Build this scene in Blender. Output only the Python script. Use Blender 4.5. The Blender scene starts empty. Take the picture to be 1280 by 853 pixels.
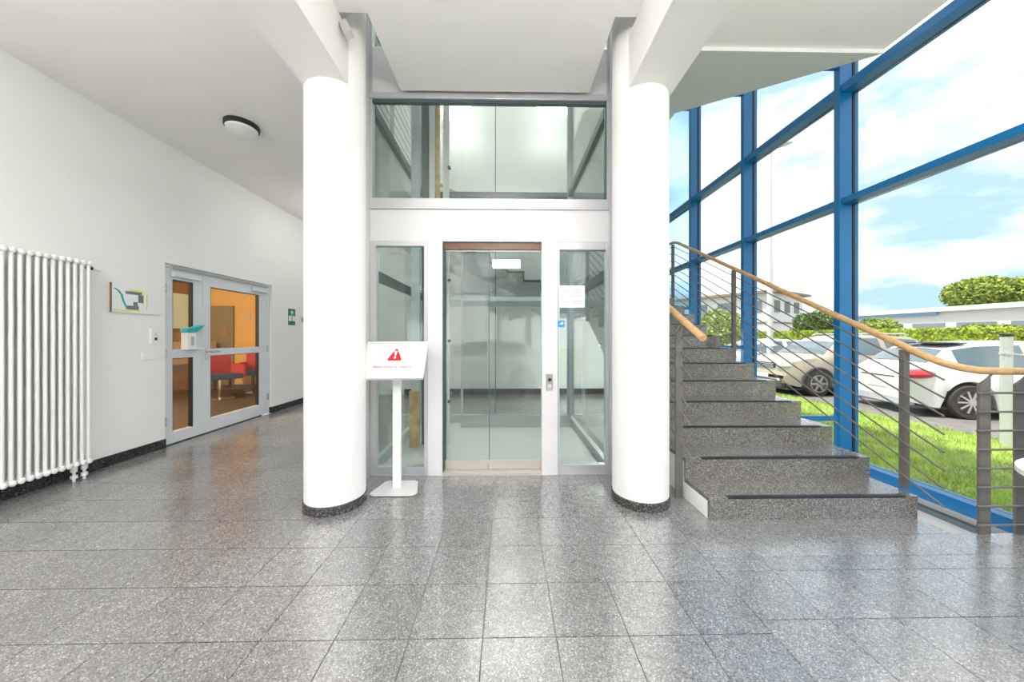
import bpy, math, random
import numpy as np
from mathutils import Vector, Matrix
random.seed(7)
rng = np.random.default_rng(7)
S = bpy.context.scene
COL = S.collection
PI = math.pi

# ------------------------------------------------------------------ camera
F = 415.0
cam_d = bpy.data.cameras.new('camera'); cam = bpy.data.objects.new('camera', cam_d); COL.objects.link(cam)
cam_d.sensor_fit = 'HORIZONTAL'; cam_d.sensor_width = 36.0; cam_d.lens = 36.0 * F / 1280.0
cam_d.shift_y = -5.5 / 1280.0
cam_d.clip_start = 0.05; cam_d.clip_end = 500
cam.location = (0, 0, 1.25)
cam.rotation_euler = (PI / 2, 0, -math.atan(7.0 / 415.0))
S.camera = cam

# ------------------------------------------------------------------ world, sun, exposure
S.view_settings.view_transform = 'Standard'
S.view_settings.look = 'None'
S.view_settings.gamma = 1.0
S.view_settings.use_curve_mapping = False
S.view_settings.exposure = 1.0

W = bpy.data.worlds.new('sky'); S.world = W; W.use_nodes = True
nt = W.node_tree; nt.nodes.clear()
def N(t, typ, **kw):
    n = t.nodes.new(typ)
    for k, v in kw.items(): setattr(n, k, v)
    return n
out = N(nt, 'ShaderNodeOutputWorld'); bg = N(nt, 'ShaderNodeBackground')
tc = N(nt, 'ShaderNodeTexCoord'); mp = N(nt, 'ShaderNodeMapping'); mp.inputs['Scale'].default_value = (1.0, 1.0, 2.4)
mp.inputs['Location'].default_value = (0.35, 0.1, 0.2)
no = N(nt, 'ShaderNodeTexNoise'); no.inputs['Scale'].default_value = 2.3; no.inputs['Detail'].default_value = 5; no.inputs['Roughness'].default_value = 0.52
cr = N(nt, 'ShaderNodeValToRGB'); cr.color_ramp.elements[0].position = 0.40; cr.color_ramp.elements[1].position = 0.565
cr.color_ramp.elements[0].color = (0.19, 0.275, 0.345, 1); cr.color_ramp.elements[1].color = (0.66, 0.645, 0.63, 1)
nt.links.new(tc.outputs['Generated'], mp.inputs['Vector']); nt.links.new(mp.outputs[0], no.inputs['Vector'])
nt.links.new(no.outputs['Fac'], cr.inputs[0]); nt.links.new(cr.outputs[0], bg.inputs['Color'])
bg.inputs['Strength'].default_value = 1.75
nt.links.new(bg.outputs[0], out.inputs[0])

sun_d = bpy.data.lights.new('sun', 'SUN'); sun = bpy.data.objects.new('sun', sun_d); COL.objects.link(sun)
sun_d.energy = 3.4; sun_d.angle = math.radians(4); sun_d.color = (1.0, 0.95, 0.86)
sun.rotation_euler = Vector((0.36, 0.05, -0.93)).to_track_quat('-Z', 'Y').to_euler()
sun.location = (0, 0, 20)

FILL_LIGHT = 18.5                                       # radiance of the added fill lights
FILL_POS = [(-2.7, -1.2), (0.0, -1.2), (2.3, -1.2), (-2.7, 0.6), (0.0, 0.6), (2.3, 0.6)]  # lobby fill lights, added out of frame to brighten the room

# ------------------------------------------------------------------ mesh helpers
WO = {}
class MB:
    def __init__(s): s.v = []; s.f = []; s.m = []
    def add(s, vs, fs):
        b = len(s.v); s.v += [tuple(v) for v in vs]; s.f += [tuple(b + i for i in f) for f in fs]; return s
    def box(s, x0, x1, y0, y1, z0, z1):
        return s.add([(x0,y0,z0),(x1,y0,z0),(x1,y1,z0),(x0,y1,z0),(x0,y0,z1),(x1,y0,z1),(x1,y1,z1),(x0,y1,z1)],
                     [(3,2,1,0),(4,5,6,7),(0,1,5,4),(1,2,6,5),(2,3,7,6),(3,0,4,7)])
    def obox(s, M, sx, sy, sz):
        b = MB().box(-sx/2, sx/2, -sy/2, sy/2, -sz/2, sz/2)
        return s.add([M @ Vector(v) for v in b.v], b.f)
    def prism(s, poly, axis, a0, a1):
        # poly: 2-D points; axis 'x': (y,z) | 'y': (x,z) | 'z': (x,y)
        def P(p, a):
            return (a, p[0], p[1]) if axis == 'x' else ((p[0], a, p[1]) if axis == 'y' else (p[0], p[1], a))
        n = len(poly)
        vs = [P(p, a0) for p in poly] + [P(p, a1) for p in poly]
        fs = [tuple(reversed(range(n))), tuple(range(n, 2*n))] + [(i, (i+1) % n, n+(i+1) % n, n+i) for i in range(n)]
        return s.add(vs, fs)
    def tube(s, pts, r, n=10, cap=True):
        pts = [Vector(p) for p in pts]; rings = []
        rr = r if isinstance(r, (list, tuple)) else [r]*len(pts)
        for i, p in enumerate(pts):
            d = (pts[min(i+1, len(pts)-1)] - pts[max(i-1, 0)]).normalized()
            up = Vector((0,0,1)) if abs(d.z) < 0.95 else Vector((1,0,0))
            a = d.cross(up).normalized(); b = d.cross(a).normalized()
            rings.append([p + rr[i]*(math.cos(2*PI*k/n)*a + math.sin(2*PI*k/n)*b) for k in range(n)])
        vs = [v for g in rings for v in g]; fs = []
        for i in range(len(pts)-1):
            for k in range(n):
                fs.append((i*n+k, i*n+(k+1) % n, (i+1)*n+(k+1) % n, (i+1)*n+k))
        if cap: fs += [tuple(reversed(range(n))), tuple(range((len(pts)-1)*n, len(pts)*n))]
        return s.add(vs, fs)
    def lathe(s, prof, c, n=32, axis='z', cap=True):
        # prof: (radius, height) pairs
        vs = []; fs = []
        for (r, h) in prof:
            for k in range(n):
                a = 2*PI*k/n; p = (r*math.cos(a), r*math.sin(a), h)
                if axis == 'x': p = (p[2], p[0], p[1])
                if axis == 'y': p = (p[0], p[2], p[1])
                vs.append((c[0]+p[0], c[1]+p[1], c[2]+p[2]))
        m = len(prof)
        for i in range(m-1):
            for k in range(n): fs.append((i*n+k, i*n+(k+1) % n, (i+1)*n+(k+1) % n, (i+1)*n+k))
        if cap: fs += [tuple(reversed(range(n))), tuple(range((m-1)*n, m*n))]
        return s.add(vs, fs)
    def ell(s, c, r, nu=16, nv=8):
        prof = [(max(1e-3, math.sin(PI*i/nv)), -math.cos(PI*i/nv)) for i in range(nv+1)]
        b = MB().lathe(prof, (0,0,0), nu)
        return s.add([(c[0]+v[0]*r[0], c[1]+v[1]*r[1], c[2]+v[2]*r[2]) for v in b.v], b.f)
    def xf(s, M):
        s.v = [tuple(M @ Vector(v)) for v in s.v]; return s
    def build(s, name, mat, parent=None, smooth=False, bevel=0.0, kind=None):
        o0 = WO.get(parent.name, Vector((0,0,0))) if parent else Vector((0,0,0))
        me = bpy.data.meshes.new(name)
        me.from_pydata([tuple(Vector(v) - o0) for v in s.v], [], s.f)
        me.materials.append(mat)
        ob = bpy.data.objects.new(name, me); COL.objects.link(ob)
        if parent: ob.parent = parent
        WO[ob.name] = o0
        if smooth:
            me.shade_smooth()
            if hasattr(me, 'set_sharp_from_angle'): me.set_sharp_from_angle(angle=math.radians(40))
        if bevel:
            b = ob.modifiers.new('bevel', 'BEVEL'); b.width = bevel; b.segments = 2; b.limit_method = 'ANGLE'; b.angle_limit = math.radians(40)
        if kind: ob['kind'] = kind
        me.update()
        return ob
def B(*a): return MB().box(*a)
def tag(o, label=None, cat=None, group=None, kind=None):
    if label: o['label'] = label
    if cat: o['category'] = cat
    if group: o['group'] = group
    if kind: o['kind'] = kind
    return o
def thing(name, loc, label=None, cat=None, group=None, kind=None):
    o = bpy.data.objects.new(name, None); COL.objects.link(o); o.location = loc; o.empty_display_size = 0.1
    WO[o.name] = Vector(loc); return tag(o, label, cat, group, kind)
def struct(mb, name, mat, **kw):
    o = mb.build(name, mat, **kw); o['kind'] = 'structure'; return o
def copy_tree(o, parent=None):
    c = o.copy(); COL.objects.link(c); c.parent = parent; WO[c.name] = WO.get(o.name, Vector((0,0,0)))
    for ch in list(o.children): copy_tree(ch, c)
    return c
def rawmesh(name, V, Fq, mat, parent=None):
    # numpy verts (n,3), faces (m,k)
    me = bpy.data.meshes.new(name); k = Fq.shape[1]
    o0 = np.array(WO.get(parent.name, Vector((0,0,0)))) if parent else np.zeros(3)
    me.vertices.add(len(V)); me.vertices.foreach_set('co', (V - o0).astype(np.float32).ravel())
    me.loops.add(Fq.size); me.loops.foreach_set('vertex_index', Fq.astype(np.int32).ravel())
    me.polygons.add(len(Fq)); me.polygons.foreach_set('loop_start', (np.arange(len(Fq))*k).astype(np.int32))
    me.update(calc_edges=True); me.validate()
    me.materials.append(mat)
    o = bpy.data.objects.new(name, me); COL.objects.link(o)
    if parent: o.parent = parent
    return o
def text_mesh(txt, size, name, mat, parent, M, extrude=0.0006):
    cu = bpy.data.curves.new('t', 'FONT'); cu.body = txt; cu.size = size; cu.extrude = extrude; cu.align_x = 'CENTER'; cu.align_y = 'CENTER'
    t = bpy.data.objects.new('t', cu); COL.objects.link(t)
    dg = bpy.context.evaluated_depsgraph_get()
    me = bpy.data.meshes.new_from_object(t.evaluated_get(dg))
    bpy.data.objects.remove(t); bpy.data.curves.remove(cu)
    o0 = WO.get(parent.name, Vector((0,0,0)))
    me.transform(Matrix.Translation(-o0) @ M); me.materials.clear(); me.materials.append(mat); me.name = name
    o = bpy.data.objects.new(name, me); COL.objects.link(o); o.parent = parent; WO[o.name] = o0
    return o

# ------------------------------------------------------------------ materials
def mat(name, col, rough=0.5, metal=0.0, bump=0.0, bscale=60, var=0.0, vscale=6, coat=0.0, spec=0.5):
    m = bpy.data.materials.new(name); m.use_nodes = True; t = m.node_tree; p = t.nodes['Principled BSDF']
    p.inputs['Base Color'].default_value = (*col, 1); p.inputs['Roughness'].default_value = rough; p.inputs['Metallic'].default_value = metal
    p.inputs['Coat Weight'].default_value = coat; p.inputs['Specular IOR Level'].default_value = spec
    g = None
    if var or bump:
        g = N(t, 'ShaderNodeNewGeometry')
    if var:
        n = N(t, 'ShaderNodeTexNoise'); n.inputs['Scale'].default_value = vscale; n.inputs['Detail'].default_value = 4
        t.links.new(g.outputs['Position'], n.inputs['Vector'])
        r = N(t, 'ShaderNodeValToRGB')
        r.color_ramp.elements[0].position = 0.3; r.color_ramp.elements[1].position = 0.7
        r.color_ramp.elements[0].color = (*[c*(1-var) for c in col], 1); r.color_ramp.elements[1].color = (*[min(1, c*(1+var)) for c in col], 1)
        t.links.new(n.outputs['Fac'], r.inputs[0]); t.links.new(r.outputs[0], p.inputs['Base Color'])
    if bump:
        n2 = N(t, 'ShaderNodeTexNoise'); n2.inputs['Scale'].default_value = bscale; n2.inputs['Detail'].default_value = 3
        t.links.new(g.outputs['Position'], n2.inputs['Vector'])
        b = N(t, 'ShaderNodeBump'); b.inputs['Strength'].default_value = bump; b.inputs['Distance'].default_value = 0.01
        t.links.new(n2.outputs['Fac'], b.inputs['Height']); t.links.new(b.outputs[0], p.inputs['Normal'])
    return m
def granite(name, dark, mid, light, rough, scale=190, pos=(0.0, 0.22, 0.60, 0.86, 0.96), objvar=0.0, spec=0.5, ior=1.5):
    m = bpy.data.materials.new(name); m.use_nodes = True; t = m.node_tree; p = t.nodes['Principled BSDF']
    g = N(t, 'ShaderNodeNewGeometry'); v = N(t, 'ShaderNodeTexVoronoi'); v.inputs['Scale'].default_value = scale
    t.links.new(g.outputs['Position'], v.inputs['Vector'])
    sep = N(t, 'ShaderNodeSeparateColor'); t.links.new(v.outputs['Color'], sep.inputs[0])
    r = N(t, 'ShaderNodeValToRGB'); e = r.color_ramp; e.interpolation = 'CONSTANT'
    md2 = tuple((a+b)/2 for a, b in zip(mid, dark)); ml = tuple(a*0.6+b*0.4 for a, b in zip(mid, light))
    cols = [dark, md2, mid, ml, light]
    e.elements[0].position = 0; e.elements[0].color = (*cols[0], 1); e.elements[1].position = pos[1]; e.elements[1].color = (*cols[1], 1)
    for i in (2, 3, 4):
        q = e.elements.new(pos[i]); q.color = (*cols[i], 1)
    t.links.new(sep.outputs[0], r.inputs[0])
    n = N(t, 'ShaderNodeTexNoise'); n.inputs['Scale'].default_value = 22; n.inputs['Detail'].default_value = 4; t.links.new(g.outputs['Position'], n.inputs['Vector'])
    mx = N(t, 'ShaderNodeMix', data_type='RGBA', blend_type='MULTIPLY'); mx.inputs[0].default_value = 0.5
    t.links.new(r.outputs[0], mx.inputs[6]); t.links.new(n.outputs['Fac'], mx.inputs[7])
    last = mx.outputs[2]
    if objvar:
        oi = N(t, 'ShaderNodeObjectInfo'); mr = N(t, 'ShaderNodeMapRange'); mr.inputs[3].default_value = 1-objvar; mr.inputs[4].default_value = 1+objvar
        t.links.new(oi.outputs['Random'], mr.inputs[0]); m2 = N(t, 'ShaderNodeMix', data_type='RGBA', blend_type='MULTIPLY'); m2.inputs[0].default_value = 1
        t.links.new(last, m2.inputs[6]); t.links.new(mr.outputs[0], m2.inputs[7]); last = m2.outputs[2]
    t.links.new(last, p.inputs['Base Color'])
    p.inputs['Roughness'].default_value = rough; p.inputs['Specular IOR Level'].default_value = spec; p.inputs['IOR'].default_value = ior
    return m
def glass(name, tint=(0.97, 0.985, 0.98), refl=0.04, rough=0.0):
    m = bpy.data.materials.new(name); m.use_nodes = True; t = m.node_tree; t.nodes.clear()
    o = N(t, 'ShaderNodeOutputMaterial'); tr = N(t, 'ShaderNodeBsdfTransparent'); gl = N(t, 'ShaderNodeBsdfGlossy'); mx = N(t, 'ShaderNodeMixShader')
    tr.inputs[0].default_value = (*tint, 1); gl.inputs['Roughness'].default_value = rough
    lw = N(t, 'ShaderNodeLayerWeight'); lw.inputs[0].default_value = 0.5
    pw = N(t, 'ShaderNodeMath', operation='POWER'); pw.inputs[1].default_value = 5
    ma = N(t, 'ShaderNodeMath', operation='MULTIPLY_ADD'); ma.inputs[1].default_value = 1-refl; ma.inputs[2].default_value = refl
    t.links.new(lw.outputs['Facing'], pw.inputs[0]); t.links.new(pw.outputs[0], ma.inputs[0]); t.links.new(ma.outputs[0], mx.inputs[0])
    t.links.new(tr.outputs[0], mx.inputs[1]); t.links.new(gl.outputs[0], mx.inputs[2]); t.links.new(mx.outputs[0], o.inputs[0])
    return m
def emis(name, col, st):
    m = bpy.data.materials.new(name); m.use_nodes = True; p = m.node_tree.nodes['Principled BSDF']
    p.inputs['Base Color'].default_value = (*col, 1); p.inputs['Emission Color'].default_value = (*col, 1); p.inputs['Emission Strength'].default_value = st
    return m

M_wall = mat('white_plaster', (0.86, 0.86, 0.85), 0.7, bump=0.05, bscale=180)
M_ceil = mat('ceiling_paint', (0.84, 0.82, 0.80), 0.8, bump=0.04, bscale=150)
M_colm = mat('column_paint', (0.88, 0.87, 0.86), 0.6, bump=0.04, bscale=120)
M_tile = granite('granite_tile', (0.17, 0.163, 0.165), (0.36, 0.35, 0.348), (0.68, 0.67, 0.65), 0.2, 230, objvar=0.10, ior=3.0)
M_grout = mat('grout', (0.20, 0.20, 0.20), 0.7)
M_step = granite('granite_step', (0.10, 0.09, 0.085), (0.30, 0.28, 0.255), (0.60, 0.57, 0.52), 0.24, 230, ior=2.1)
M_base = granite('granite_baseboard', (0.015, 0.016, 0.02), (0.045, 0.045, 0.05), (0.25, 0.25, 0.26), 0.2, 160, pos=(0, .3, .7, .93, .98))
M_colbase = granite('granite_column_skirting', (0.035, 0.033, 0.033), (0.10, 0.095, 0.09), (0.40, 0.39, 0.37), 0.25, 180)
M_alu = mat('aluminium_profile', (0.66, 0.66, 0.69), 0.38, 0.55)
M_aluw = mat('pale_aluminium_panel', (0.78, 0.77, 0.78), 0.4, 0.15)
M_steel = mat('brushed_steel', (0.55, 0.55, 0.54), 0.3, 0.9)
M_darksteel = mat('dark_steel_beam', (0.10, 0.14, 0.15), 0.45, 0.4)
M_lightsteel = mat('light_steel_beam', (0.50, 0.55, 0.57), 0.4, 0.4)
M_blue = mat('blue_paint', (0.0, 0.155, 0.40), 0.35)
M_gasket = mat('black_gasket', (0.015, 0.015, 0.02), 0.6)
M_gw = glass('window_glass', (0.975, 0.985, 0.985), 0.03)
M_gb = glass('blue_tinted_glass', (0.66, 0.83, 0.92), 0.05)
M_gl = glass('green_lift_glass', (0.93, 0.97, 0.955), 0.06)
M_gc = glass('lift_car_glass', (0.96, 0.985, 0.975), 0.025)
M_gd = glass('amber_door_glass', (0.93, 0.90, 0.82), 0.05)
M_rail = mat('taupe_railing_metal', (0.19, 0.172, 0.16), 0.45, 0.3)
M_wood = mat('beech_handrail', (0.60, 0.36, 0.16), 0.35, var=0.18, vscale=25)
M_black = mat('black_rubber', (0.02, 0.02, 0.025), 0.5)
M_white = mat('white_enamel', (0.87, 0.87, 0.85), 0.35)
M_paper = mat('white_paper', (0.85, 0.85, 0.86), 0.7)
M_red = mat('red_print', (0.75, 0.01, 0.02), 0.5)
M_grey = mat('grey_print', (0.16, 0.19, 0.22), 0.6)
M_lgrey = mat('pale_grey_print', (0.50, 0.51, 0.53), 0.6)
M_yel = mat('yellow_print', (0.85, 0.68, 0.05), 0.6)
M_teal = mat('teal_print', (0.02, 0.42, 0.48), 0.45)
M_green = mat('green_print', (0.0, 0.20, 0.075), 0.5)
M_orange = mat('orange_print', (0.62, 0.28, 0.08), 0.5)
M_skyb = mat('blue_print', (0.0, 0.35, 0.75), 0.5)
M_doorf = mat('grey_door_frame', (0.68, 0.71, 0.76), 0.42)
M_chrome = mat('chrome', (0.75, 0.75, 0.75), 0.15, 1.0)
M_ochre = mat('ochre_wall', (0.62, 0.40, 0.10), 0.7)
M_brown = mat('brown_wood_panel', (0.30, 0.15, 0.05), 0.5, var=0.2, vscale=8)
M_beige = mat('beige_laminate', (0.55, 0.40, 0.24), 0.5)
M_mint = mat('pale_mint_board', (0.72, 0.95, 1.0), 0.3)
M_olive = mat('olive_door', (0.20, 0.16, 0.09), 0.5)
M_redfab = mat('red_upholstery', (0.36, 0.008, 0.006), 0.75)
M_bluefab = mat('blue_upholstery', (0.02, 0.05, 0.14), 0.75)
M_carpet = mat('room_carpet', (0.06, 0.05, 0.042), 0.8, var=0.3, vscale=20)
M_pit = mat('pale_render', (0.60, 0.58, 0.55), 0.8)
M_oil = mat('ochre_cylinder_wrap', (0.52, 0.36, 0.16), 0.6, var=0.35, vscale=9)
M_carfl = mat('lift_car_floor', (0.74, 0.76, 0.75), 0.25)
M_sill = mat('champagne_door_sill', (0.62, 0.56, 0.50), 0.35, 0.4)
M_brwn = mat('bronze_header', (0.16, 0.09, 0.06), 0.4, 0.3)

# ================================================================== SETTING
CZ = 3.43                     # ceiling height
XL = -3.84                    # left wall face
# --- floor: base + individually laid tiles
floor_o = struct(MB().prism([(-3.84,-2.2),(3.36,-2.2),(3.36,2.06),(2.83,2.06),(2.83,7.2),(-3.84,7.2)], 'z', -0.25, -0.006), 'floor', M_grout)
GAP = 0.0035
def tile_mesh(w, d):
    b = B(GAP/2, w-GAP/2, GAP/2, d-GAP/2, -0.02, 0.0)
    me = bpy.data.meshes.new('floor_tile'); me.from_pydata(b.v, [], b.f); me.materials.append(M_tile); return me
_tm = {}
ntile = 0
def tile(x, y, w, d):
    global ntile
    k = (round(w, 3), round(d, 3))
    if k not in _tm: _tm[k] = tile_mesh(*k)
    o = bpy.data.objects.new('floor_tile', _tm[k]); COL.objects.link(o); o.parent = floor_o; o.location = (x, y, 0); ntile += 1
TW, TD = 0.3045, 0.3025
far = MB()
x = 1.12
while x > XL + 0.01:
    x0 = max(x - TW, XL)
    for j in range(-12, 20):
        y0 = 1.378 + TD*j; y1 = min(y0 + TD, 7.2)
        if y1 < -2.15 or y0 > 7.15: continue
        y0 = max(y0, -2.2)
        if x0 > -1.3 and y0 > 2.7 and y0 < 4.8:            # the lift stands here
            if y0 > 2.95: continue
        near = 1.05 < y0 < 4.55 and (y0 < 2.96 or x0 < -1.3)
        if near and x0/max(y0, .5) > -1.75: tile(x0, y0, x - x0, y1 - y0)
        else: far.box(x0+GAP/2, x-GAP/2, y0+GAP/2, y1-GAP/2, -0.02, 0)
    x -= TW
for i in range(8):
    x0 = 1.12 + TW*i; x1 = min(x0 + TW, 3.36)
    if x0 > 3.35: break
    rows = [(1.747 - TD*(k+1), 1.747 - TD*k) for k in range(13)] + [(1.747, 1.86)] + [(1.86, 2.06)]
    for (y0, y1) in rows:
        if 1.0 < y0: tile(x0, y0, x1-x0, y1-y0)
        else: far.box(x0+GAP/2, x1-GAP/2, y0+GAP/2, y1-GAP/2, -0.02, 0)
for (x0, x1) in ((1.12, 1.38), (1.38, 1.80), (1.80, 2.83)):
    tile(x0, 2.06, x1-x0, 0.19) if x0 > 1.2 else tile(x0, 2.06, x1-x0, 0.30)
far.box(1.12, 1.38, 2.362, 7.2, -0.02, 0).box(1.38, 2.83, 2.25, 7.2, -0.02, -0.0005)
far.build('distant_tiles', M_tile, floor_o, kind='stuff')

# --- left wall with door opening
DY0, DY1, DH = 3.80, 5.50, 2.085
wl = MB().box(-4.0, XL, -2.2, DY0, -0.2, 6.6).box(-4.0, XL, DY1, 7.35, -0.2, 6.6).box(-4.0, XL, DY0, DY1, DH, 6.6)
struct(wl, 'wall_left', M_wall)
struct(B(XL, XL+0.014, -2.2, DY0, 0, 0.10), 'baseboard_left', M_base, bevel=0.002)
struct(MB().box(XL, XL+0.014, DY1, 7.2, 0, 0.10).box(-3.905, XL+0.014, DY1-0.012, DY1, 0, 0.10), 'baseboard_corridor', M_base, bevel=0.002)
struct(B(-4.0, 3.5, 7.2, 7.4, -0.2, 6.6), 'wall_back', M_wall)
struct(B(-2.2, 3.36, 7.185, 7.2, 0, 0.12), 'baseboard_back', M_base)
# --- ceiling slab with the notches round shaft and columns, beams, roof
cpoly = [(-3.84,-2.2),(2.865,-2.2),(2.865,2.47),(1.0,2.47),(1.0,2.25),(0.74,2.25),(0.74,2.955),(-0.935,2.955),(-0.935,2.25),(-1.26,2.25),(-1.26,2.955),(-1.5,2.955),(-1.5,5.6),(-2.2,5.6),(-2.2,7.2),(-3.84,7.2)]
struct(MB().prism(cpoly, 'z', CZ, CZ+0.32), 'ceiling', M_ceil)
struct(B(-1.452, -1.128, -2.2, 2.45, 3.05, CZ), 'beam_left', M_ceil)
struct(B(0.888, 1.222, -2.2, 2.48, 3.05, CZ), 'beam_right', M_ceil)
struct(B(-4.0, 3.6, -2.3, 7.4, 6.6, 6.85), 'roof', M_ceil)

# --- columns
def column(name, cx, cy, r, label):
    o = thing(name, (cx, cy, 0), label, 'column'); o['kind'] = 'structure'
    MB().lathe([(r, 0.0), (r, 4.3)], (cx, cy, 0), 64).build('shaft', M_colm, o, smooth=True)
    MB().lathe([(r+0.003, 0.0), (r+0.008, 0.002), (r+0.008, 0.062), (r+0.003, 0.066)], (cx, cy, 0), 64).build('skirting', M_colbase, o, smooth=True)
column('column_left', -1.285, 2.525, 0.208, 'round white column beside the warning sign stand')
column('column_right', 1.028, 2.54, 0.205, 'round white column at the foot of the stairs')

# --- right glass wall
GX = 3.40
MY = [-2.05, -0.725, 0.60, 1.923, 3.248, 4.573, 5.898, 7.17]
win = thing('window_1', (GX, 2.5, 0), kind='structure')
for y in MY:
    mu = B(3.285, 3.41, y-0.03, y+0.03, -0.30, 6.55).build('mullion', M_blue, win, bevel=0.003)
    B(3.411, 3.436, y-0.034, y+0.034, -0.30, 6.55).build('gasket', M_gasket, mu)
    B(3.437, 3.475, y-0.028, y+0.028, -0.30, 6.55).build('outer_cap', M_blue, mu)
for i in range(len(MY)-1):
    a, b = MY[i]+0.031, MY[i+1]-0.031
    for (z0, z1) in ((-0.05, 0.045), (2.555, 2.615), (3.655, 3.735), (6.45, 6.55)):
        t = B(3.30 if z0 > 1 else 3.33, 3.41, a, b, z0, z1).build('transom', M_blue, win, bevel=0.003)
        B(3.411, 3.436, a, b, z0+0.002, z1-0.002).build('gasket', M_gasket, t)
        B(3.437, 3.47, a, b, z0+0.005, z1-0.005).build('outer_cap', M_blue, t)
    for (z0, z1) in ((0.046, 2.554), (2.616, 3.654), (3.736, 6.449)):
        B(3.414, 3.432, a, b, z0, z1).build('pane', M_gb if i == 6 else M_gw, win)
# pit slot under the window beside the stairs
struct(MB().box(3.345, 3.46, 2.06, 7.2, -1.2, -0.051), 'trim_1', M_pit)
struct(B(3.30, 3.345, 2.06, 7.2, -0.14, -0.10), 'trim_2', M_darksteel)
struct(B(2.83, 3.46, 2.06, 7.2, -1.3, -1.2), 'pit_floor', M_pit)
struct(B(3.36, 3.46, -2.2, 2.06, -0.3, -0.051), 'trim_3', M_pit)

# --- entrance glazing behind the camera
we = thing('window_2', (0, -2.25, 0), kind='structure')
for x_ in (-3.8, -2.0, -0.2, 1.6, 3.37):
    B(x_-0.03, x_+0.03, -2.31, -2.20, -0.1, CZ).build('mullion', M_blue, we)
for i, x_ in enumerate((-3.8, -2.0, -0.2, 1.6)):
    for (z0, z1) in ((0.0, 0.08), (2.3, 2.36), (CZ-0.07, CZ-0.002)):
        B(x_+0.031, x_+1.769, -2.30, -2.21, z0, z1).build('transom', M_blue, we)
    for (z0, z1) in ((0.081, 2.299), (2.361, CZ-0.071)):
        B(x_+0.031, x_+1.769, -2.265, -2.25, z0, z1).build('pane', M_gw, we)
for x_ in (-3.8, -2.0, -0.2, 1.6):
    B(x_+0.031, x_+1.769, -2.265, -2.25, CZ+0.33, 6.5).build('pane', M_gw, we)
struct(B(-3.84, 3.4, -2.30, -2.21, CZ+0.002, CZ+0.325), 'wall_front', M_wall)

# ================================================================== MAIN STAIRS
RZ, TR, SY = 0.1583, 0.30, 2.225
SX0, SX1 = 1.375, 2.818
st = thing('staircase', (2.1, SY, 0), 'dark speckled granite staircase climbing beside the blue window wall', 'stairs')
NS = 12
prof = [(SY+0.022, 0.0)]
for n in range(1, NS+1):
    prof += [(SY+TR*(n-1)+0.022, RZ*n-0.032), (SY+TR*n+0.022, RZ*n-0.032)]
prof += [(7.19, NS*RZ-0.032), (7.19, NS*RZ-0.30), (SY+TR*NS-0.1, NS*RZ-0.30), (SY+0.75, 0.0)]
MB().prism(prof, 'x', SX0+0.006, SX1-0.006).build('stair_body', M_wall, st)
for n in range(1, NS+1):
    y0 = SY+TR*(n-1); z1 = RZ*n
    yb = y0+TR+0.02 if n < NS else 7.19
    td = B(SX0, SX1, y0, yb, z1-0.032, z1).build('tread', M_step, st, bevel=0.002)
    B(SX0, SX1, y0+0.004, y0+0.022, z1-RZ, z1-0.0325).build('riser', M_step, st)
    B(SX0+0.125, SX1-0.10 if n > 2 else SX1-0.09, y0-0.002, y0+0.03, z1-0.010, z1+0.0025).build('anti_slip_strip', M_black, td)
# landing part reaching behind the lift
B(0.92, SX0-0.001, SY+TR*(NS-1)+0.2, 7.19, NS*RZ-0.25, NS*RZ).build('landing', M_step, st)

# right balustrade
def bal_thing(name, loc, label): return thing(name, loc, label, 'railing')
bx = 2.862
br = bal_thing('stair_railing', (bx, 2.34, 0), 'long stair railing with beech handrail running up along the blue windows')
def slope_z(y): return 1.178 + 0.519*(y-2.341)
def flatpost(par, x, y, z0, z1, w=0.055, t=0.014, alongx=False, mat_=None):
    m = MB()
    if alongx: m.prism([(x-w/2, z0), (x+w/2, z0), (x+w/2, z1+0.0), (x-w/2, z1-0.045)], 'y', y-t/2, y+t/2)
    else: m.prism([(y-w/2, z0), (y+w/2, z0), (y+w/2, z1+0.015), (y-w/2, z1-0.015)], 'x', x-t/2, x+t/2)
    return m.build('post', mat_ or M_rail, par)
def facing_post(par, x, y, z0, z1, w=0.042, t=0.03):
    return MB().box(x-w/2, x+w/2, y-t/2, y+t/2, z0, z1).build('post', M_rail, par)
facing_post(br, bx, 2.341, 0.165, 1.155, 0.045)
facing_post(br, bx, 4.132, 0.98, 2.085, 0.045)
facing_post(br, bx, 5.66, 1.86, 2.83, 0.045)
for k in range(8):
    dz = -0.083 - 0.1178*k
    pts = [(bx-0.03, 2.10, slope_z(2.10)+dz), (bx-0.03, 5.55, slope_z(5.55)+dz), (bx-0.03, 5.66, slope_z(5.60)+dz), (bx-0.03, 7.1, slope_z(5.60)+dz)]
    MB().tube(pts, 0.0062, 8).build('rod', M_rail, br, smooth=True)
hp = [(bx-0.0, 7.12, 2.872), (bx, 5.75, 2.872), (bx, 5.64, 2.862), (bx, 5.52, slope_z(5.52)), (bx, 4.1, slope_z(4.1)), (bx, 2.6, slope_z(2.6)),
      (bx, 2.36, slope_z(2.36)+0.002), (bx+0.008, 2.28, 1.140), (bx+0.022, 2.21, 1.102), (bx+0.045, 2.15, 1.070), (bx+0.085, 2.095, 1.047), (bx+0.14, 2.06, 1.035), (bx+0.22, 2.05, 1.031), (3.27, 2.05, 1.030)]
MB().tube(hp, 0.0235, 14).build('handrail', M_wood, br, smooth=True)
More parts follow.
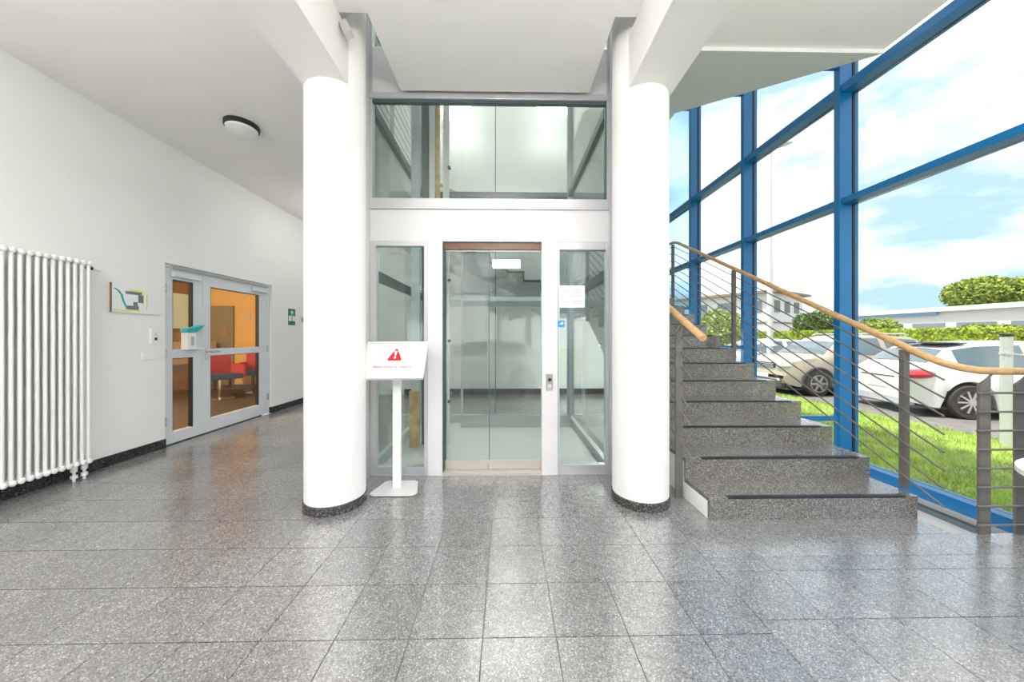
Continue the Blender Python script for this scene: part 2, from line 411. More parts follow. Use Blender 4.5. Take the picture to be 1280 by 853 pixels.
# return railing across the slot
rr = bal_thing('slot_railing', (3.12, 2.05, 0), 'short return railing with two flat posts closing the gap at the window')
for px in (3.02, 3.255):
    flatpost(rr, px, 2.05, 0.0, 0.992, 0.072, 0.014, True)
    MB().tube([(px-0.03, 2.05, 0.94), (px+0.05, 2.05, 1.008)], 0.006, 6).build('bracket', M_rail, rr)
for k in range(8):
    MB().tube([(2.945, 2.028, 0.897-0.1184*k), (3.275, 2.028, 0.897-0.1184*k)], 0.007, 8).build('rod', M_rail, rr, smooth=True)
# left balustrade
lx = 1.335
bl = bal_thing('stair_railing', (lx, 2.5, 0), 'inner stair railing beside the round column, its wooden handrail ending short')
def lz(y): return 1.248 + 0.519*(y-2.28)
for (y, z0) in ((2.55, 0.0), (4.2, 0.6), (5.45, 1.5)):
    MB().prism([(lx-0.026, z0), (lx+0.026, z0), (lx+0.026, lz(y)-0.02), (lx, lz(y)-0.09), (lx-0.026, lz(y)-0.08)], 'y', y-0.008, y+0.008).build('post', M_rail, bl)
    MB().tube([(lx-0.03, y-0.01, lz(y)-0.10), (lx+0.03, y-0.01, lz(y)-0.02)], 0.005, 6).build('bracket', M_rail, bl)
for k in range(8):
    dz = -0.135 - 0.1178*k
    MB().tube([(lx+0.02, 2.42, lz(2.42)+dz), (lx+0.02, 5.6, lz(5.6)+dz)], 0.0062, 8).build('rod', M_rail, bl, smooth=True)
hl = [(lx+0.02, 2.262, lz(2.262)), (lx+0.02, 2.28, lz(2.28)), (lx+0.02, 5.6, lz(5.6))]
MB().tube(hl, 0.025, 14).build('handrail', M_wood, bl, smooth=True)
# brackets from mullions to the flights
for i, (y, z) in enumerate(((3.248, 0.44), (4.573, 1.10), (5.898, 1.76), (3.248, 3.93), (4.573, 4.63), (5.898, 5.33))):
    o = B(2.80 if z < 3 else 2.90, 3.284, y-0.02, y+0.02, z-0.025, z+0.025).build('bracket_arm', M_blue, win, bevel=0.004)

# --- upper flight (soffit seen above the stairs)
us = thing('upper_staircase', (2.1, 2.47, CZ), 'pale sloping soffit of the upper flight above the stairs', 'stairs')
MB().prism([(2.47, CZ-0.03), (5.6, CZ-0.03+0.527*3.13), (7.19, CZ-0.03+0.527*3.13), (7.19, CZ+0.25+0.527*3.13), (5.6, CZ+0.25+0.527*3.13), (2.47, CZ+0.30)], 'x', 1.3, 2.865).build('flight_slab', M_ceil, us)
# --- cross flight behind the lift
cs = thing('cross_staircase', (0, 6.4, 1.9), 'flight of steps crossing behind the glass lift shaft', 'stairs')
def cross_prof(x0=0.9, n=10):
    p = []; z = NS*RZ
    for k in range(n):
        p += [(x0-0.30*k, z+RZ*k), (x0-0.30*k, z+RZ*(k+1))]
    p += [(x0-0.30*n, z+RZ*n)]
    p += [(x0-0.30*n, z+RZ*n-0.45), (x0, z-0.25)]
    return p
MB().prism(cross_prof(), 'y', 5.85, 7.19).build('flight_slab', M_wall, cs)
z = NS*RZ
for k in range(10):
    xx = 0.9-0.30*k
    B(xx-0.30, xx+0.015, 5.83, 7.18, z+RZ*(k+1)+0.001, z+RZ*(k+1)+0.03).build('tread', M_darksteel, cs)
    B(xx+0.001, xx+0.014, 5.83, 7.18, z+RZ*k+0.031, z+RZ*(k+1)).build('riser', M_darksteel, cs)
MB().tube([(0.9, 5.9, z+0.95), (-2.1, 5.9, z+0.95+1.583)], 0.024, 10).build('handrail', M_wood, cs, smooth=True)

# ================================================================== LIFT
FY = 3.0
ls = thing('lift_shaft', (-0.148, 3.9, 0), 'glass lift shaft framed in pale aluminium between the two columns', 'lift shaft')
def P_(name, m, *b, par=ls, bev=0.0): return B(*b).build(name, m, par, bevel=bev)
TOPZ = 4.75
P_('post', M_alu, -1.256, -1.222, FY-0.03, FY+0.06, 0, TOPZ)
P_('post', M_alu, 0.929, 0.962, FY-0.03, FY+0.06, 0, TOPZ)
P_('inner_post', M_alu, -1.221, -1.203, FY-0.005, FY+0.06, 2.49, TOPZ)
P_('inner_post', M_alu, 0.910, 0.928, FY-0.005, FY+0.06, 2.49, TOPZ)
P_('rail', M_alu, -1.221, 0.928, FY-0.02, FY+0.05, 2.395, 2.489, bev=0.003)
P_('spandrel_panel', M_aluw, -1.221, 0.928, FY, FY+0.05, 2.11, 2.394)
P_('rail', M_alu, -1.221, 0.928, FY-0.018, FY+0.05, 3.385, 3.435, bev=0.003)
P_('gasket', M_darksteel, -1.202, 0.909, FY+0.0, FY+0.04, 3.358, 3.384)
P_('gasket', M_darksteel, 0.899, 0.909, FY+0.0, FY+0.04, 2.49, 3.357)
P_('top_panel', M_aluw, -1.221, 0.928, FY+0.002, FY+0.05, 3.436, 3.86, bev=0.003)
P_('upper_pane', M_gl, -1.202, 0.898, FY+0.01, FY+0.024, 2.49, 3.357)
P_('upper_pane', M_gl, -1.202, 0.909, FY+0.01, FY+0.024, 3.90, TOPZ-0.06)
P_('rail', M_alu, -1.221, 0.928, FY-0.01, FY+0.05, TOPZ-0.06, TOPZ)
# sidelights
def sidelight(x0, x1, gx0, gx1, gz0, gz1, zt=2.107):
    s = B(gx0, gx1, FY+0.012, FY+0.026, gz0, gz1).build('side_pane', M_gl, ls)
    fr = MB().box(x0, gx0-0.001, FY-0.012, FY+0.05, 0.0, zt).box(gx1+0.001, x1, FY-0.012, FY+0.05, 0.0, zt)
    fr.box(gx0, gx1, FY-0.012, FY+0.05, 0.0, gz0-0.001).box(gx0, gx1, FY-0.012, FY+0.05, gz1+0.001, zt)
    fr.build('side_frame', M_alu, ls, bevel=0.003)
    MB().box(gx0-0.012, gx0, FY-0.02, FY-0.0125, gz0-0.012, gz1+0.012).box(gx1, gx1+0.012, FY-0.02, FY-0.0125, gz0-0.012, gz1+0.012).box(gx0, gx1, FY-0.02, FY-0.0125, gz0-0.012, gz0).box(gx0, gx1, FY-0.02, FY-0.0125, gz1, gz1+0.012).build('glazing_bead', M_alu, ls)
sidelight(-1.221, -0.706, -1.163, -0.736, 0.084, 2.061)
sidelight(0.464, 0.928, 0.478, 0.899, 0.092, 2.035)
P_('jamb_panel', M_aluw, -0.705, -0.574, FY-0.014, FY+0.05, 0, 2.107, bev=0.002)
P_('jamb_panel', M_aluw, 0.319, 0.463, FY-0.014, FY+0.05, 0, 2.107, bev=0.002)
P_('jamb_return', M_darksteel, -0.573, -0.566, FY-0.005, FY+0.12, 0.0, 2.09)
P_('door_header', M_brwn, -0.573, 0.318, FY+0.03, FY+0.10, 2.045, 2.106)
P_('door_sill', M_sill, -0.573, 0.318, FY-0.02, FY+0.12, 0.0, 0.03, bev=0.002)
# side and back glazing with beams
SBY = 4.86
for sx, nm in ((-1.235, 'l'), (0.94, 'r')):
    for (z0, z1) in ((0.12, 1.77), (1.87, 3.27), (3.38, TOPZ)):
        P_('side_wall_pane', M_gl, sx-0.007, sx+0.007, FY+0.065, SBY-0.05, z0, z1)
    for zc, hh, mm in ((0.06, 0.05, M_lightsteel), (1.82, 0.045, M_darksteel), (3.325, 0.045, M_darksteel)):
        P_('side_beam', mm, sx-0.04 if sx > 0 else sx-0.01, sx+0.01 if sx > 0 else sx+0.04, FY+0.065, SBY-0.05, zc-hh, zc+hh)
    P_('back_post', M_lightsteel, sx-0.045, sx+0.045, SBY-0.045, SBY+0.045, 0, TOPZ)
for (z0, z1) in ((0.12, 1.68), (1.80, 3.27), (3.36, TOPZ)):
    for (xa, xb) in ((-1.185, -0.165), (-0.155, 0.89)):
        P_('back_pane', M_gc, xa, xb, SBY-0.007, SBY+0.007, z0, z1)
P_('back_joint', M_darksteel, -0.166, -0.154, SBY-0.012, SBY+0.012, 0.12, TOPZ)
P_('back_beam', M_lightsteel, -1.185, 0.89, SBY-0.04, SBY+0.04, 1.69, 1.79)
P_('back_beam', M_darksteel, -1.185, 0.89, SBY-0.04, SBY+0.04, 3.28, 3.35)
P_('back_beam', M_lightsteel, -1.185, 0.89, SBY-0.04, SBY+0.04, 0.0, 0.11)
P_('pit_deck', M_carfl, -1.2, 0.90, FY+0.13, SBY-0.05, -0.02, 0.008)
# door leaves
ld = thing('lift_door', (-0.127, FY+0.06, 0.03), 'two-leaf glass lift door with champagne bottom rail', 'lift door')
for (x0, x1) in ((-0.562, -0.166), (-0.162, 0.316)):
    B(x0, x1, FY+0.058, FY+0.070, 0.116, 2.032).build('door_pane', M_gl, ld)
    B(x0, x1, FY+0.050, FY+0.078, 0.032, 0.115).build('bottom_rail', M_sill, ld, bevel=0.003)
    B(x0, x1, FY+0.052, FY+0.076, 2.033, 2.044).build('top_rail', M_aluw, ld)
    B(x0, x0+0.006, FY+0.056, FY+0.072, 0.116, 2.032).build('edge_seal', M_darksteel, ld)
# car
lc = thing('lift_car', (0.0, 3.8, 0.0), 'glass lift car with white floor standing behind the lift door', 'lift car')
B(-0.60, 0.86, 3.15, 4.40, 0.009, 0.045).build('car_floor', M_carfl, lc)
B(-0.60, 0.86, 4.40, 4.42, 0.046, 0.20).build('kick_plate', M_steel, lc)
B(-0.59, 0.85, 4.405, 4.415, 0.201, 2.44).build('car_back_pane', M_gc, lc)
B(-0.60, -0.575, 4.37, 4.42, 0.201, 2.44).build('corner_post', M_lightsteel, lc)
B(0.835, 0.86, 4.37, 4.42, 0.201, 2.44).build('corner_post', M_lightsteel, lc)
B(-0.60, 0.86, 3.15, 4.42, 2.441, 2.50).build('car_roof', M_aluw, lc)
B(-0.45, 0.70, 3.3, 4.25, 2.42, 2.44).build('added_car_fill', emis('lift_car_fill_glow', (1.0, 0.98, 0.95), 1.3), lc)  # unseen glowing panel added to brighten the car floor
B(-0.575, 0.835, 4.35, 4.395, 1.72, 1.77).build('cross_rail', M_lightsteel, lc)
B(-0.60, -0.57, 3.15, 3.19, 0.046, 2.44).build('corner_post', M_steel, lc)
# mast and hydraulic cylinder
lm = thing('lift_mast', (-0.88, 3.85, 0), 'vertical steel guide rails and brackets inside the lift shaft', 'lift mast')
B(-1.10, -1.00, 3.85, 3.88, 0.01, 4.7).build('flat_plate', M_lightsteel, lm)
B(-0.975, -0.90, 3.84, 3.90, 0.01, 4.7).build('guide_rail', M_darksteel, lm)
B(-0.895, -0.80, 3.86, 3.90, 0.01, 4.7).build('guide_rail', M_aluw, lm)
B(-0.735, -0.665, 3.86, 3.90, 0.01, 4.7).build('guide_rail', M_aluw, lm)
for zz in (0.5, 1.2, 1.9, 2.55, 2.8, 3.2):
    MB().lathe([(0.018, 0), (0.018, 0.03)], (-0.80, 3.83, zz), 10, 'y').build('bolt', M_black, lm)
    MB().lathe([(0.018, 0), (0.018, 0.03)], (-0.66, 3.83, zz), 10, 'y').build('bolt', M_black, lm)
hc = MB().lathe([(0.03, 0.01), (0.045, 0.02), (0.045, 0.60), (0.03, 0.62), (0.028, 4.7)], (-0.765, 3.7, 0), 16).build('hydraulic_cylinder', M_oil, None, smooth=True)
tag(hc, 'ochre hydraulic cylinder standing in the lift shaft behind the sign', 'cylinder')
yp = B(-1.05, -0.955, 3.60, 3.69, 0.05, 0.66).build('wooden_crate_board', M_oil, None)
tag(yp, 'yellowish wooden block seen through the left lift pane', 'board')
ws = MB().obox(Matrix.Translation((0.56, 3.9, 0.30)) @ Matrix.Rotation(0.22, 4, 'Y') @ Matrix.Rotation(-.2, 4, 'X'), 0.03, 0.02, 0.34).build('wooden_stick', M_wood, None)
tag(ws, 'short wooden stick leaning inside the right lift pane', 'stick')

# call panel, notice, sticker
cp = thing('call_button_panel', (0.387, 2.985, 0.84), 'steel lift call button panel with a round black key', 'button panel')
B(0.357, 0.418, 2.978, 2.9855, 0.762, 0.918).build('face_plate', M_steel, cp, bevel=0.002)
MB().lathe([(0.016, 0), (0.016, 0.006), (0.012, 0.008)], (0.388, 2.978, 0.862), 20, 'y').xf(Matrix.Translation((0, -0.008, 0))).build('key_switch', M_black, cp)
MB().lathe([(0.018, 0), (0.018, 0.005), (0.012, 0.007)], (0.388, 2.972, 0.805), 20, 'y').build('button', M_aluw, cp)
B(0.358, 0.417, 2.976, 2.978, 0.764, 0.782).build('base_strip', M_sill, cp)
no_ = thing('paper_notice', (0.59, 2.975, 1.61), 'white paper notice with two printed columns taped to the right lift pane', 'notice')
B(0.475, 0.706, 2.976, 2.979, 1.51, 1.711).build('sheet', M_paper, no_)
for (x0, x1, zc) in ((0.50, 0.565, 1.663), (0.60, 0.68, 1.668), (0.61, 0.665, 1.650), (0.50, 0.565, 1.562), (0.59, 0.685, 1.570), (0.60, 0.68, 1.553), (0.55, 0.69, 1.615)):
    B(x0, x1, 2.9750, 2.9758, zc-0.002, zc+0.002).build('print_line', M_lgrey, no_)
sk = thing('blue_sticker', (0.49, 2.975, 1.365), 'small square blue sticker with white mark on lift pane', 'sticker')
B(0.462, 0.522, 2.976, 2.979, 1.335, 1.394).build('sheet', M_skyb, sk)
MB().box(0.480, 0.510, 2.9750, 2.9758, 1.358, 1.370).box(0.494, 0.512, 2.9750, 2.9758, 1.371, 1.382).build('white_mark', M_paper, sk)

# ================================================================== SIGN STAND
ss = thing('sign_stand', (-0.92, 2.73, 0), 'white floor sign stand with red warning triangle in front of the lift', 'sign stand')
def rrect(w0, w1, d, r=0.05, n=6):
    cs_ = [(-w0/2, -d/2), (w0/2, -d/2), (w1/2, d/2), (-w1/2, d/2)]; pts = []
    for i, (x_, y_) in enumerate(cs_):
        cx_, cy_ = x_ - math.copysign(r, x_), y_ - math.copysign(r, y_); a0 = (-PI, -PI/2, 0, PI/2)[i]
        for k in range(n+1):
            a = a0 + PI/2*k/n; pts.append((cx_+r*math.cos(a), cy_+r*math.sin(a)))
    return pts
bp = [(-0.893+p[0], 2.735+p[1]) for p in rrect(0.37, 0.29, 0.27)]
MB().prism(bp, 'z', 0.004, 0.014).build('base_plate', M_aluw, ss, bevel=0.002)
MB().prism([(-0.893+(p[0]+0.893)*1.012, 2.735+(p[1]-2.735)*1.012) for p in bp], 'z', 0.0, 0.0038).build('rubber_foot', M_black, ss)
B(-0.928, -0.862, 2.72, 2.75, 0.0142, 0.96).build('pole', M_white, ss, bevel=0.004)
SM = Matrix.Translation((-0.905, 2.70, 1.065)) @ Matrix.Rotation(math.radians(3), 4, 'Z') @ Matrix.Rotation(math.radians(-42), 4, 'X') @ Matrix.Rotation(PI/2, 4, 'X')
# local: x right, y up the panel, z towards viewer
pw, ph = 0.50, 0.375
MB().box(-pw/2, pw/2, -ph/2, ph/2, -0.018, 0.0).xf(SM).build('sign_panel', M_paper, ss)
MB().box(-pw/2, pw/2, ph/2-0.022, ph/2, 0.0005, 0.008).box(-pw/2, pw/2, -ph/2, -ph/2+0.022, 0.0005, 0.008).box(-pw/2, -pw/2+0.022, -ph/2+0.022, ph/2-0.022, 0.0005, 0.008).box(pw/2-0.022, pw/2, -ph/2+0.022, ph/2-0.022, 0.0005, 0.008).xf(SM).build('snap_frame', M_white, ss, bevel=0.002)
def tri(w, h, r, cx, cy):
    V = [(-w/2, -h/2), (w/2, -h/2), (0, h/2)]; pts = []
    for i in range(3):
        p = Vector(V[i]); a = Vector(V[i-1]); b = Vector(V[(i+1) % 3])
        pts += [p + (a-p).normalized()*r, p*0.9+((a+b)/2)*0.1*0.5+p*0.05 if False else p + ((a-p).normalized()+(b-p).normalized())*r*0.35, p + (b-p).normalized()*r]
    return [(q[0]+cx, q[1]+cy) for q in pts]
tr_ = MB().prism(tri(0.125, 0.135, 0.018, 0.0, 0.055), 'z', 0.0006, 0.0016).xf(SM).build('warning_triangle', M_red, ss)
MB().prism([(-0.006, 0.036), (0.006, 0.036), (0.012, 0.088), (-0.012, 0.088)], 'z', 0.0020, 0.0026).lathe([(0.010, 0.0020), (0.010, 0.0026)], (0, 0.018, 0), 12).xf(SM).build('exclamation_mark', M_paper, tr_)
text_mesh('Please knock to check in!', 0.030, 'sign_text', M_red, ss, SM @ Matrix.Translation((0, -0.075, 0.0014)))

# ================================================================== LEFT WALL ITEMS
# radiator
rd = thing('radiator', (-3.74, 2.6, 0.1), 'tall white column radiator on the left wall', 'radiator')
cm = MB()
def rad_section(y):
    m = MB()
    for xx in (-3.775, -3.705):
        m.tube([(xx, y, 0.15), (xx, y, 1.90)], 0.0125, 10)
    for zz in (0.15, 1.90):
        m.tube([(-3.79, y, zz), (-3.69, y, zz)], 0.021, 10)
        m.ell((-3.69, y, zz), (0.014, 0.021, 0.024), 10, 6)
    return m
for k in range(17):
    rad_section(3.005-0.046*k).build('section', M_white, rd, smooth=True)
for zz in (0.15, 1.90):
    MB().tube([(-3.74, 2.25, zz), (-3.74, 3.02, zz)], 0.017, 10).build('header', M_white, rd, smooth=True)
for yy in (2.915, 2.985):
    MB().lathe([(0.020, 0.085), (0.022, 0.10), (0.022, 0.135)], (-3.715, yy, 0), 12).lathe([(0.010, 0.0), (0.010, 0.085)], (-3.715, yy, 0), 12).lathe([(0.022, 0.03), (0.022, 0.055)], (-3.715, yy, 0), 12).build('valve', M_aluw, rd, smooth=True)
MB().tube([(-3.74, 3.02, 1.865), (-3.74, 3.06, 1.865)], 0.016, 10).build('valve_neck', M_black, rd, smooth=True)
MB().tube([(-3.74, 3.06, 1.865), (-3.74, 3.125, 1.862)], [0.016, 0.013], 10).build('air_vent', M_white, rd, smooth=True)

def wl_M(y, z, off=0.0):  # local x -> +Y (right as seen), y -> up, z -> out of the wall
    return Matrix(((0, 0, 1, XL+off), (1, 0, 0, y), (0, 1, 0, z), (0, 0, 0, 1)))
# site map
mpn = thing('site_map', (XL, 3.49, 1.63), 'printed site map board with grey blocks and a teal river on the left wall', 'map')
A = wl_M(3.495, 1.635)
MB().box(-0.215, 0.215, -0.145, 0.145, 0.001, 0.02).xf(A).build('board', M_paper, mpn)
MB().box(-0.217, -0.2155, -0.145, 0.145, 0.001, 0.021).xf(A).build('board_edge', M_brown, mpn)
river = [(-0.195, 0.09), (-0.16, 0.065), (-0.135, 0.03), (-0.12, -0.03), (-0.10, -0.075), (-0.085, -0.11)]
rm = MB()
for a, b in zip(river[:-1], river[1:]):
    rm.add([(a[0]-0.008, a[1], 0.0208), (a[0]+0.010, a[1]+0.004, 0.0208), (b[0]+0.010, b[1]+0.004, 0.0208), (b[0]-0.008, b[1], 0.0208)], [(0,3,2,1)])
rm.xf(A).build('river_print', M_teal, mpn)
for k, (x0, x1, y0, y1) in enumerate(((-0.10, 0.05, 0.045, 0.075), (0.015, 0.065, -0.035, 0.044), (-0.03, 0.01, -0.07, -0.03), (-0.085, 0.02, -0.11, -0.071))):
    MB().box(x0, x1, y0, y1, 0.0202, 0.021).xf(A).build('building_print', M_grey, mpn)
for (x0, x1, y0, y1) in ((-0.06, 0.06, 0.078, 0.093), (0.061, 0.069, -0.05, 0.10), (-0.20, -0.09, -0.128, -0.115), (-0.09, 0.03, -0.125, -0.113), (0.095, 0.104, -0.09, 0.06)):
    MB().box(x0, x1, y0, y1, 0.0202, 0.0209).xf(A).build('road_print', M_yel, mpn)
for i in range(26):
    x0 = random.uniform(-0.2, 0.19); y0 = random.uniform(-0.11, 0.13)
    if -0.11 < x0 < 0.11 and y0 < 0.1: continue
    MB().box(x0, x0+0.010, y0, y0+0.005, 0.0202, 0.0207).xf(A).build('caption_print', M_lgrey, mpn)
# thermostat
th = thing('thermostat', (XL, 3.665, 1.25), 'white wall thermostat with small black display beneath the site map', 'thermostat')
A = wl_M(3.668, 1.255)
MB().box(-0.034, 0.034, -0.08, 0.08, 0.0005, 0.022).xf(A).build('housing', M_white, th, bevel=0.004)
MB().box(0.0, 0.028, -0.045, -0.015, 0.0222, 0.0235).xf(A).build('display', M_black, th)
for k in range(3): MB().box(0.002, 0.026, 0.005+0.014*k, 0.011+0.014*k, 0.0222, 0.0232).xf(A).build('button', M_lgrey, th)
so = thing('wall_socket', (XL, 3.63, 1.04), 'white double wall socket plate below the thermostat', 'socket')
A = wl_M(3.630, 1.045)
MB().box(-0.075, 0.075, -0.042, 0.042, 0.0005, 0.010).xf(A).build('plate', M_white, so, bevel=0.003)
for sx in (-0.036, 0.036):
    MB().lathe([(0.027, 0.0102), (0.027, 0.013), (0.022, 0.0135)], (sx, 0, 0), 18).xf(A).build('rocker', M_white, so)
# first aid sign, small frame
fa = thing('first_aid_sign', (XL, 6.0, 1.6), 'green first aid sign with white cross on the corridor wall', 'sign')
A = wl_M(6.0, 1.6)
MB().box(-0.095, 0.095, -0.145, 0.145, 0.001, 0.008).xf(A).build('plate', M_green, fa)
MB().box(-0.012, 0.012, 0.055, 0.115, 0.0082, 0.009).box(-0.034, -0.0121, 0.073, 0.097, 0.0082, 0.009).box(0.0121, 0.034, 0.073, 0.097, 0.0082, 0.009).xf(A).build('cross', M_paper, fa)
MB().box(-0.09, -0.01, -0.075, 0.02, 0.0082, 0.009).box(0.012, 0.09, -0.075, 0.02, 0.0082, 0.009).xf(A).build('symbol_fields', M_paper, fa)
MB().box(-0.03, 0.03, 0.032, 0.042, 0.0082, 0.009).xf(A).build('caption', M_paper, fa)
fs = thing('small_wall_sign', (XL, 6.32, 1.58), 'small pale sign with orange mark beside the first aid sign', 'sign')
A = wl_M(6.32, 1.58)
MB().box(-0.10, 0.10, -0.12, 0.12, 0.001, 0.008).xf(A).build('plate', M_paper, fs)
MB().box(-0.05, 0.05, -0.06, 0.03, 0.0082, 0.009).xf(A).build('orange_mark', M_orange, fs)

# ---- double door
XD = -3.905
dr = thing('door_1', (XD, 4.65, 0), kind='structure')
def dbox(y0, y1, z0, z1, x0=-0.02, x1=0.02): return MB().box(XD+x0, XD+x1, y0, y1, z0, z1)
fm = MB().box(XD-0.04, XD+0.03, DY0, DY0+0.03, 0, DH).box(XD-0.04, XD+0.03, DY1-0.045, DY1, 0, DH).box(XD-0.04, XD+0.03, DY0+0.03, DY1-0.045, DH-0.04, DH)
fm.build('door_frame', M_doorf, dr, bevel=0.002)
def leaf(y0, y1, py0, py1, pz, mid):
    lf = MB()
    zt = DH-0.045
    lf.box(XD-0.025, XD+0.025, y0, py0, 0.012, zt).box(XD-0.025, XD+0.025, py1, y1, 0.012, zt)
    lf.box(XD-0.025, XD+0.025, py0, py1, 0.012, pz[0]).box(XD-0.025, XD+0.025, py0, py1, pz[1], pz[2]).box(XD-0.025, XD+0.025, py0, py1, pz[3], zt)
    o = lf.build('door_leaf', M_doorf, dr)
    for (a, b) in ((pz[0], pz[1]), (pz[2], pz[3])):
        B(XD-0.006, XD+0.006, py0, py1, a, b).build('door_pane', M_gd, o)
        g = 0.012
        MB().box(XD-0.02, XD+0.0255, py1-g, py1+0.001, a, b).box(XD-0.02, XD+0.0255, py0-0.001, py0+0.004, a, b).box(XD-0.02, XD+0.0255, py0, py1, b-0.006, b+0.001).build('gasket', M_gasket, o)
    return o
l1 = leaf(DY0+0.032, 4.296, 3.925, 4.175, (0.14, 0.995, 1.10, 1.915), 0)
l2 = leaf(4.302, DY1-0.047, 4.42, 5.27, (0.18, 1.0, 1.09, 1.90), 0)
# handle, closers, hinges
MB().box(XD+0.026, XD+0.034, 4.345, 4.375, 0.95, 1.11).tube([(XD+0.03, 4.36, 1.055), (XD+0.075, 4.36, 1.055), (XD+0.08, 4.38, 1.055), (XD+0.08, 4.50, 1.055)], 0.010, 8).build('door_handle', M_chrome, l2)
MB().lathe([(0.014, 0.0), (0.014, 0.02)], (XD+0.034, 4.36, 0.97), 12, 'x').build('lock', M_chrome, l2)
B(XD+0.026, XD+0.075, 3.90, 4.24, 1.945, 2.005).build('door_closer', M_doorf, l1, bevel=0.004)
B(XD+0.026, XD+0.075, 5.10, 5.42, 1.945, 2.005).build('door_closer', M_doorf, l2, bevel=0.004)
B(XD+0.031, XD+0.055, 3.92, 5.44, 2.04, 2.062).build('guide_rail', M_steel, dr)
for zz in (0.28, 1.05, 1.80):
    MB().tube([(XD+0.035, DY1-0.05, zz-0.05), (XD+0.035, DY1-0.05, zz+0.05)], 0.013, 10).build('hinge', M_chrome, l2)
    MB().tube([(XD+0.035, DY0+0.034, zz-0.05), (XD+0.035, DY0+0.034, zz+0.05)], 0.013, 10).build('hinge', M_chrome, l1)
# sanitiser dispenser
sd = thing('sanitiser_dispenser', (XD+0.03, 4.08, 1.1), 'white hand sanitiser box with turquoise lid fixed on the narrow door leaf', 'dispenser')
MB().box(XD+0.027, XD+0.11, 4.02, 4.13, 1.11, 1.30).build('bottle_box', M_white, sd, bevel=0.006)
MB().prism([(4.005, 1.302), (4.13, 1.302), (4.24, 1.385), (4.23, 1.395), (4.10, 1.36), (4.01, 1.345)], 'x', XD+0.028, XD+0.115).build('lid', M_teal, sd, bevel=0.004)
MB().box(XD+0.1105, XD+0.112, 4.06, 4.10, 1.14, 1.25).build('label_print', M_lgrey, sd)
MB().box(XD+0.027, XD+0.12, 4.02, 4.22, 1.095, 1.108).build('drip_tray', M_white, sd)

# ---- room behind the door
struct(B(-8.0, -4.0, 3.0, 9.0, -0.1, 0.0), 'floor_room', M_carpet)
struct(B(-8.0, -4.0, 3.0, 9.0, 2.7, 2.8), 'ceiling_room', M_ochre)
struct(B(-8.0, -4.0, 8.8, 9.0, 0, 2.7), 'wall_room_back', M_ochre)
struct(B(-8.1, -8.0, 3.0, 9.0, 0, 2.7), 'wall_room_side', M_brown)
struct(B(-8.0, -4.0, 2.9, 3.0, 0, 2.7), 'wall_room_front', M_ochre)
bo = B(-7.995, -7.97, 7.0, 8.5, 1.45, 2.3).build('wall_board', M_mint, None); tag(bo, 'pale mint board on the brown wall seen through the narrow door pane', 'board')
cb = thing('low_cabinet', (-7.6, 7.4, 0), 'beige cabinet with brown lower half behind the narrow door pane', 'cabinet')
B(-7.98, -7.4, 6.6, 8.6, 0.62, 1.12).build('upper_body', M_beige, cb); B(-7.98, -7.4, 6.6, 8.6, 0.0, 0.54).build('lower_body', M_brown, cb); B(-7.98, -7.38, 6.58, 8.62, 0.541, 0.619).build('worktop', M_grey, cb)
d2 = thing('door_2', (-7.0, 8.75, 0), kind='structure')
B(-7.98, -7.1, 8.74, 8.795, 0, 2.05).build('door_leaf', M_olive, d2)
for xx in (-7.72, -7.32): B(xx-0.10, xx+0.10, 8.73, 8.739, 1.25, 1.5).build('door_sign', M_brown, d2)
wsn = B(-6.9, -6.68, 8.785, 8.798, 1.68, 1.88).build('wall_plate', M_beige, None); tag(wsn, 'small square plate on the ochre wall behind the door', 'plate')
def red_chair(loc, rz, label, fab):
    c = thing('lounge_chair', (0,0,0), label, 'chair', 'lounge chairs in the room behind the door')
    MB().box(-0.30, 0.30, -0.27, 0.27, 0.40, 0.50).build('seat', M_bluefab, c, bevel=0.02)
    MB().prism([(0.20, 0.42), (0.30, 0.42), (0.36, 0.86), (0.28, 0.86)], 'x', -0.31, 0.31).build('backrest', fab, c, bevel=0.02)
    for sx in (-0.34, 0.29): B(sx, sx+0.05, -0.27, 0.24, 0.42, 0.68).build('armrest', fab, c, bevel=0.015)
    MB().lathe([(0.025, 0.02), (0.025, 0.40)], (0,0,0), 12).build('pedestal', M_chrome, c, smooth=True)
    MB().lathe([(0.24, 0.001), (0.24, 0.012), (0.04, 0.03)], (0,0,0), 24).build('foot', M_chrome, c, smooth=True)
    c.location = loc; c.rotation_euler.z = rz; return c
red_chair((-5.75, 6.75, 0), 1.1, 'red lounge chair on chrome pedestal just behind the door pane', M_redfab)
red_chair((-5.55, 7.55, 0), 0.4, 'second red lounge chair further back behind the door pane', M_redfab)
red_chair((-4.85, 8.3, 0), 0.0, 'dark blue lounge chair by the ochre wall', M_bluefab)
tb = thing('low_table', (-6.3, 8.1, 0), 'low beige table beyond the red lounge chairs', 'table')
B(-6.9, -5.9, 7.85, 8.4, 0.36, 0.40).build('table_top', M_beige, tb)
for (xx, yy) in ((-6.85, 7.9), (-5.95, 7.9), (-6.85, 8.35), (-5.95, 8.35)): B(xx-0.02, xx+0.02, yy-0.02, yy+0.02, 0, 0.359).build('leg', M_black, tb)
rl = thing('ceiling_lamp', (-6.9, 4.0, 2.7), 'round warm ceiling lamp in the ochre room', 'lamp')
MB().lathe([(0.25, 0.0), (0.25, -0.03), (0.2, -0.06)], (-6.9, 4.0, 2.699), 24).build('diffuser', emis('warm_diffuser', (1, 0.85, 0.62), 4.0), rl)
pl = bpy.data.lights.new('room_lamp', 'POINT'); pl.energy = 250; pl.color = (1, 0.88, 0.70); pl.shadow_soft_size = 0.2
po = bpy.data.objects.new('room_lamp', pl); COL.objects.link(po); po.location = (-6.9, 4.0, 2.45)

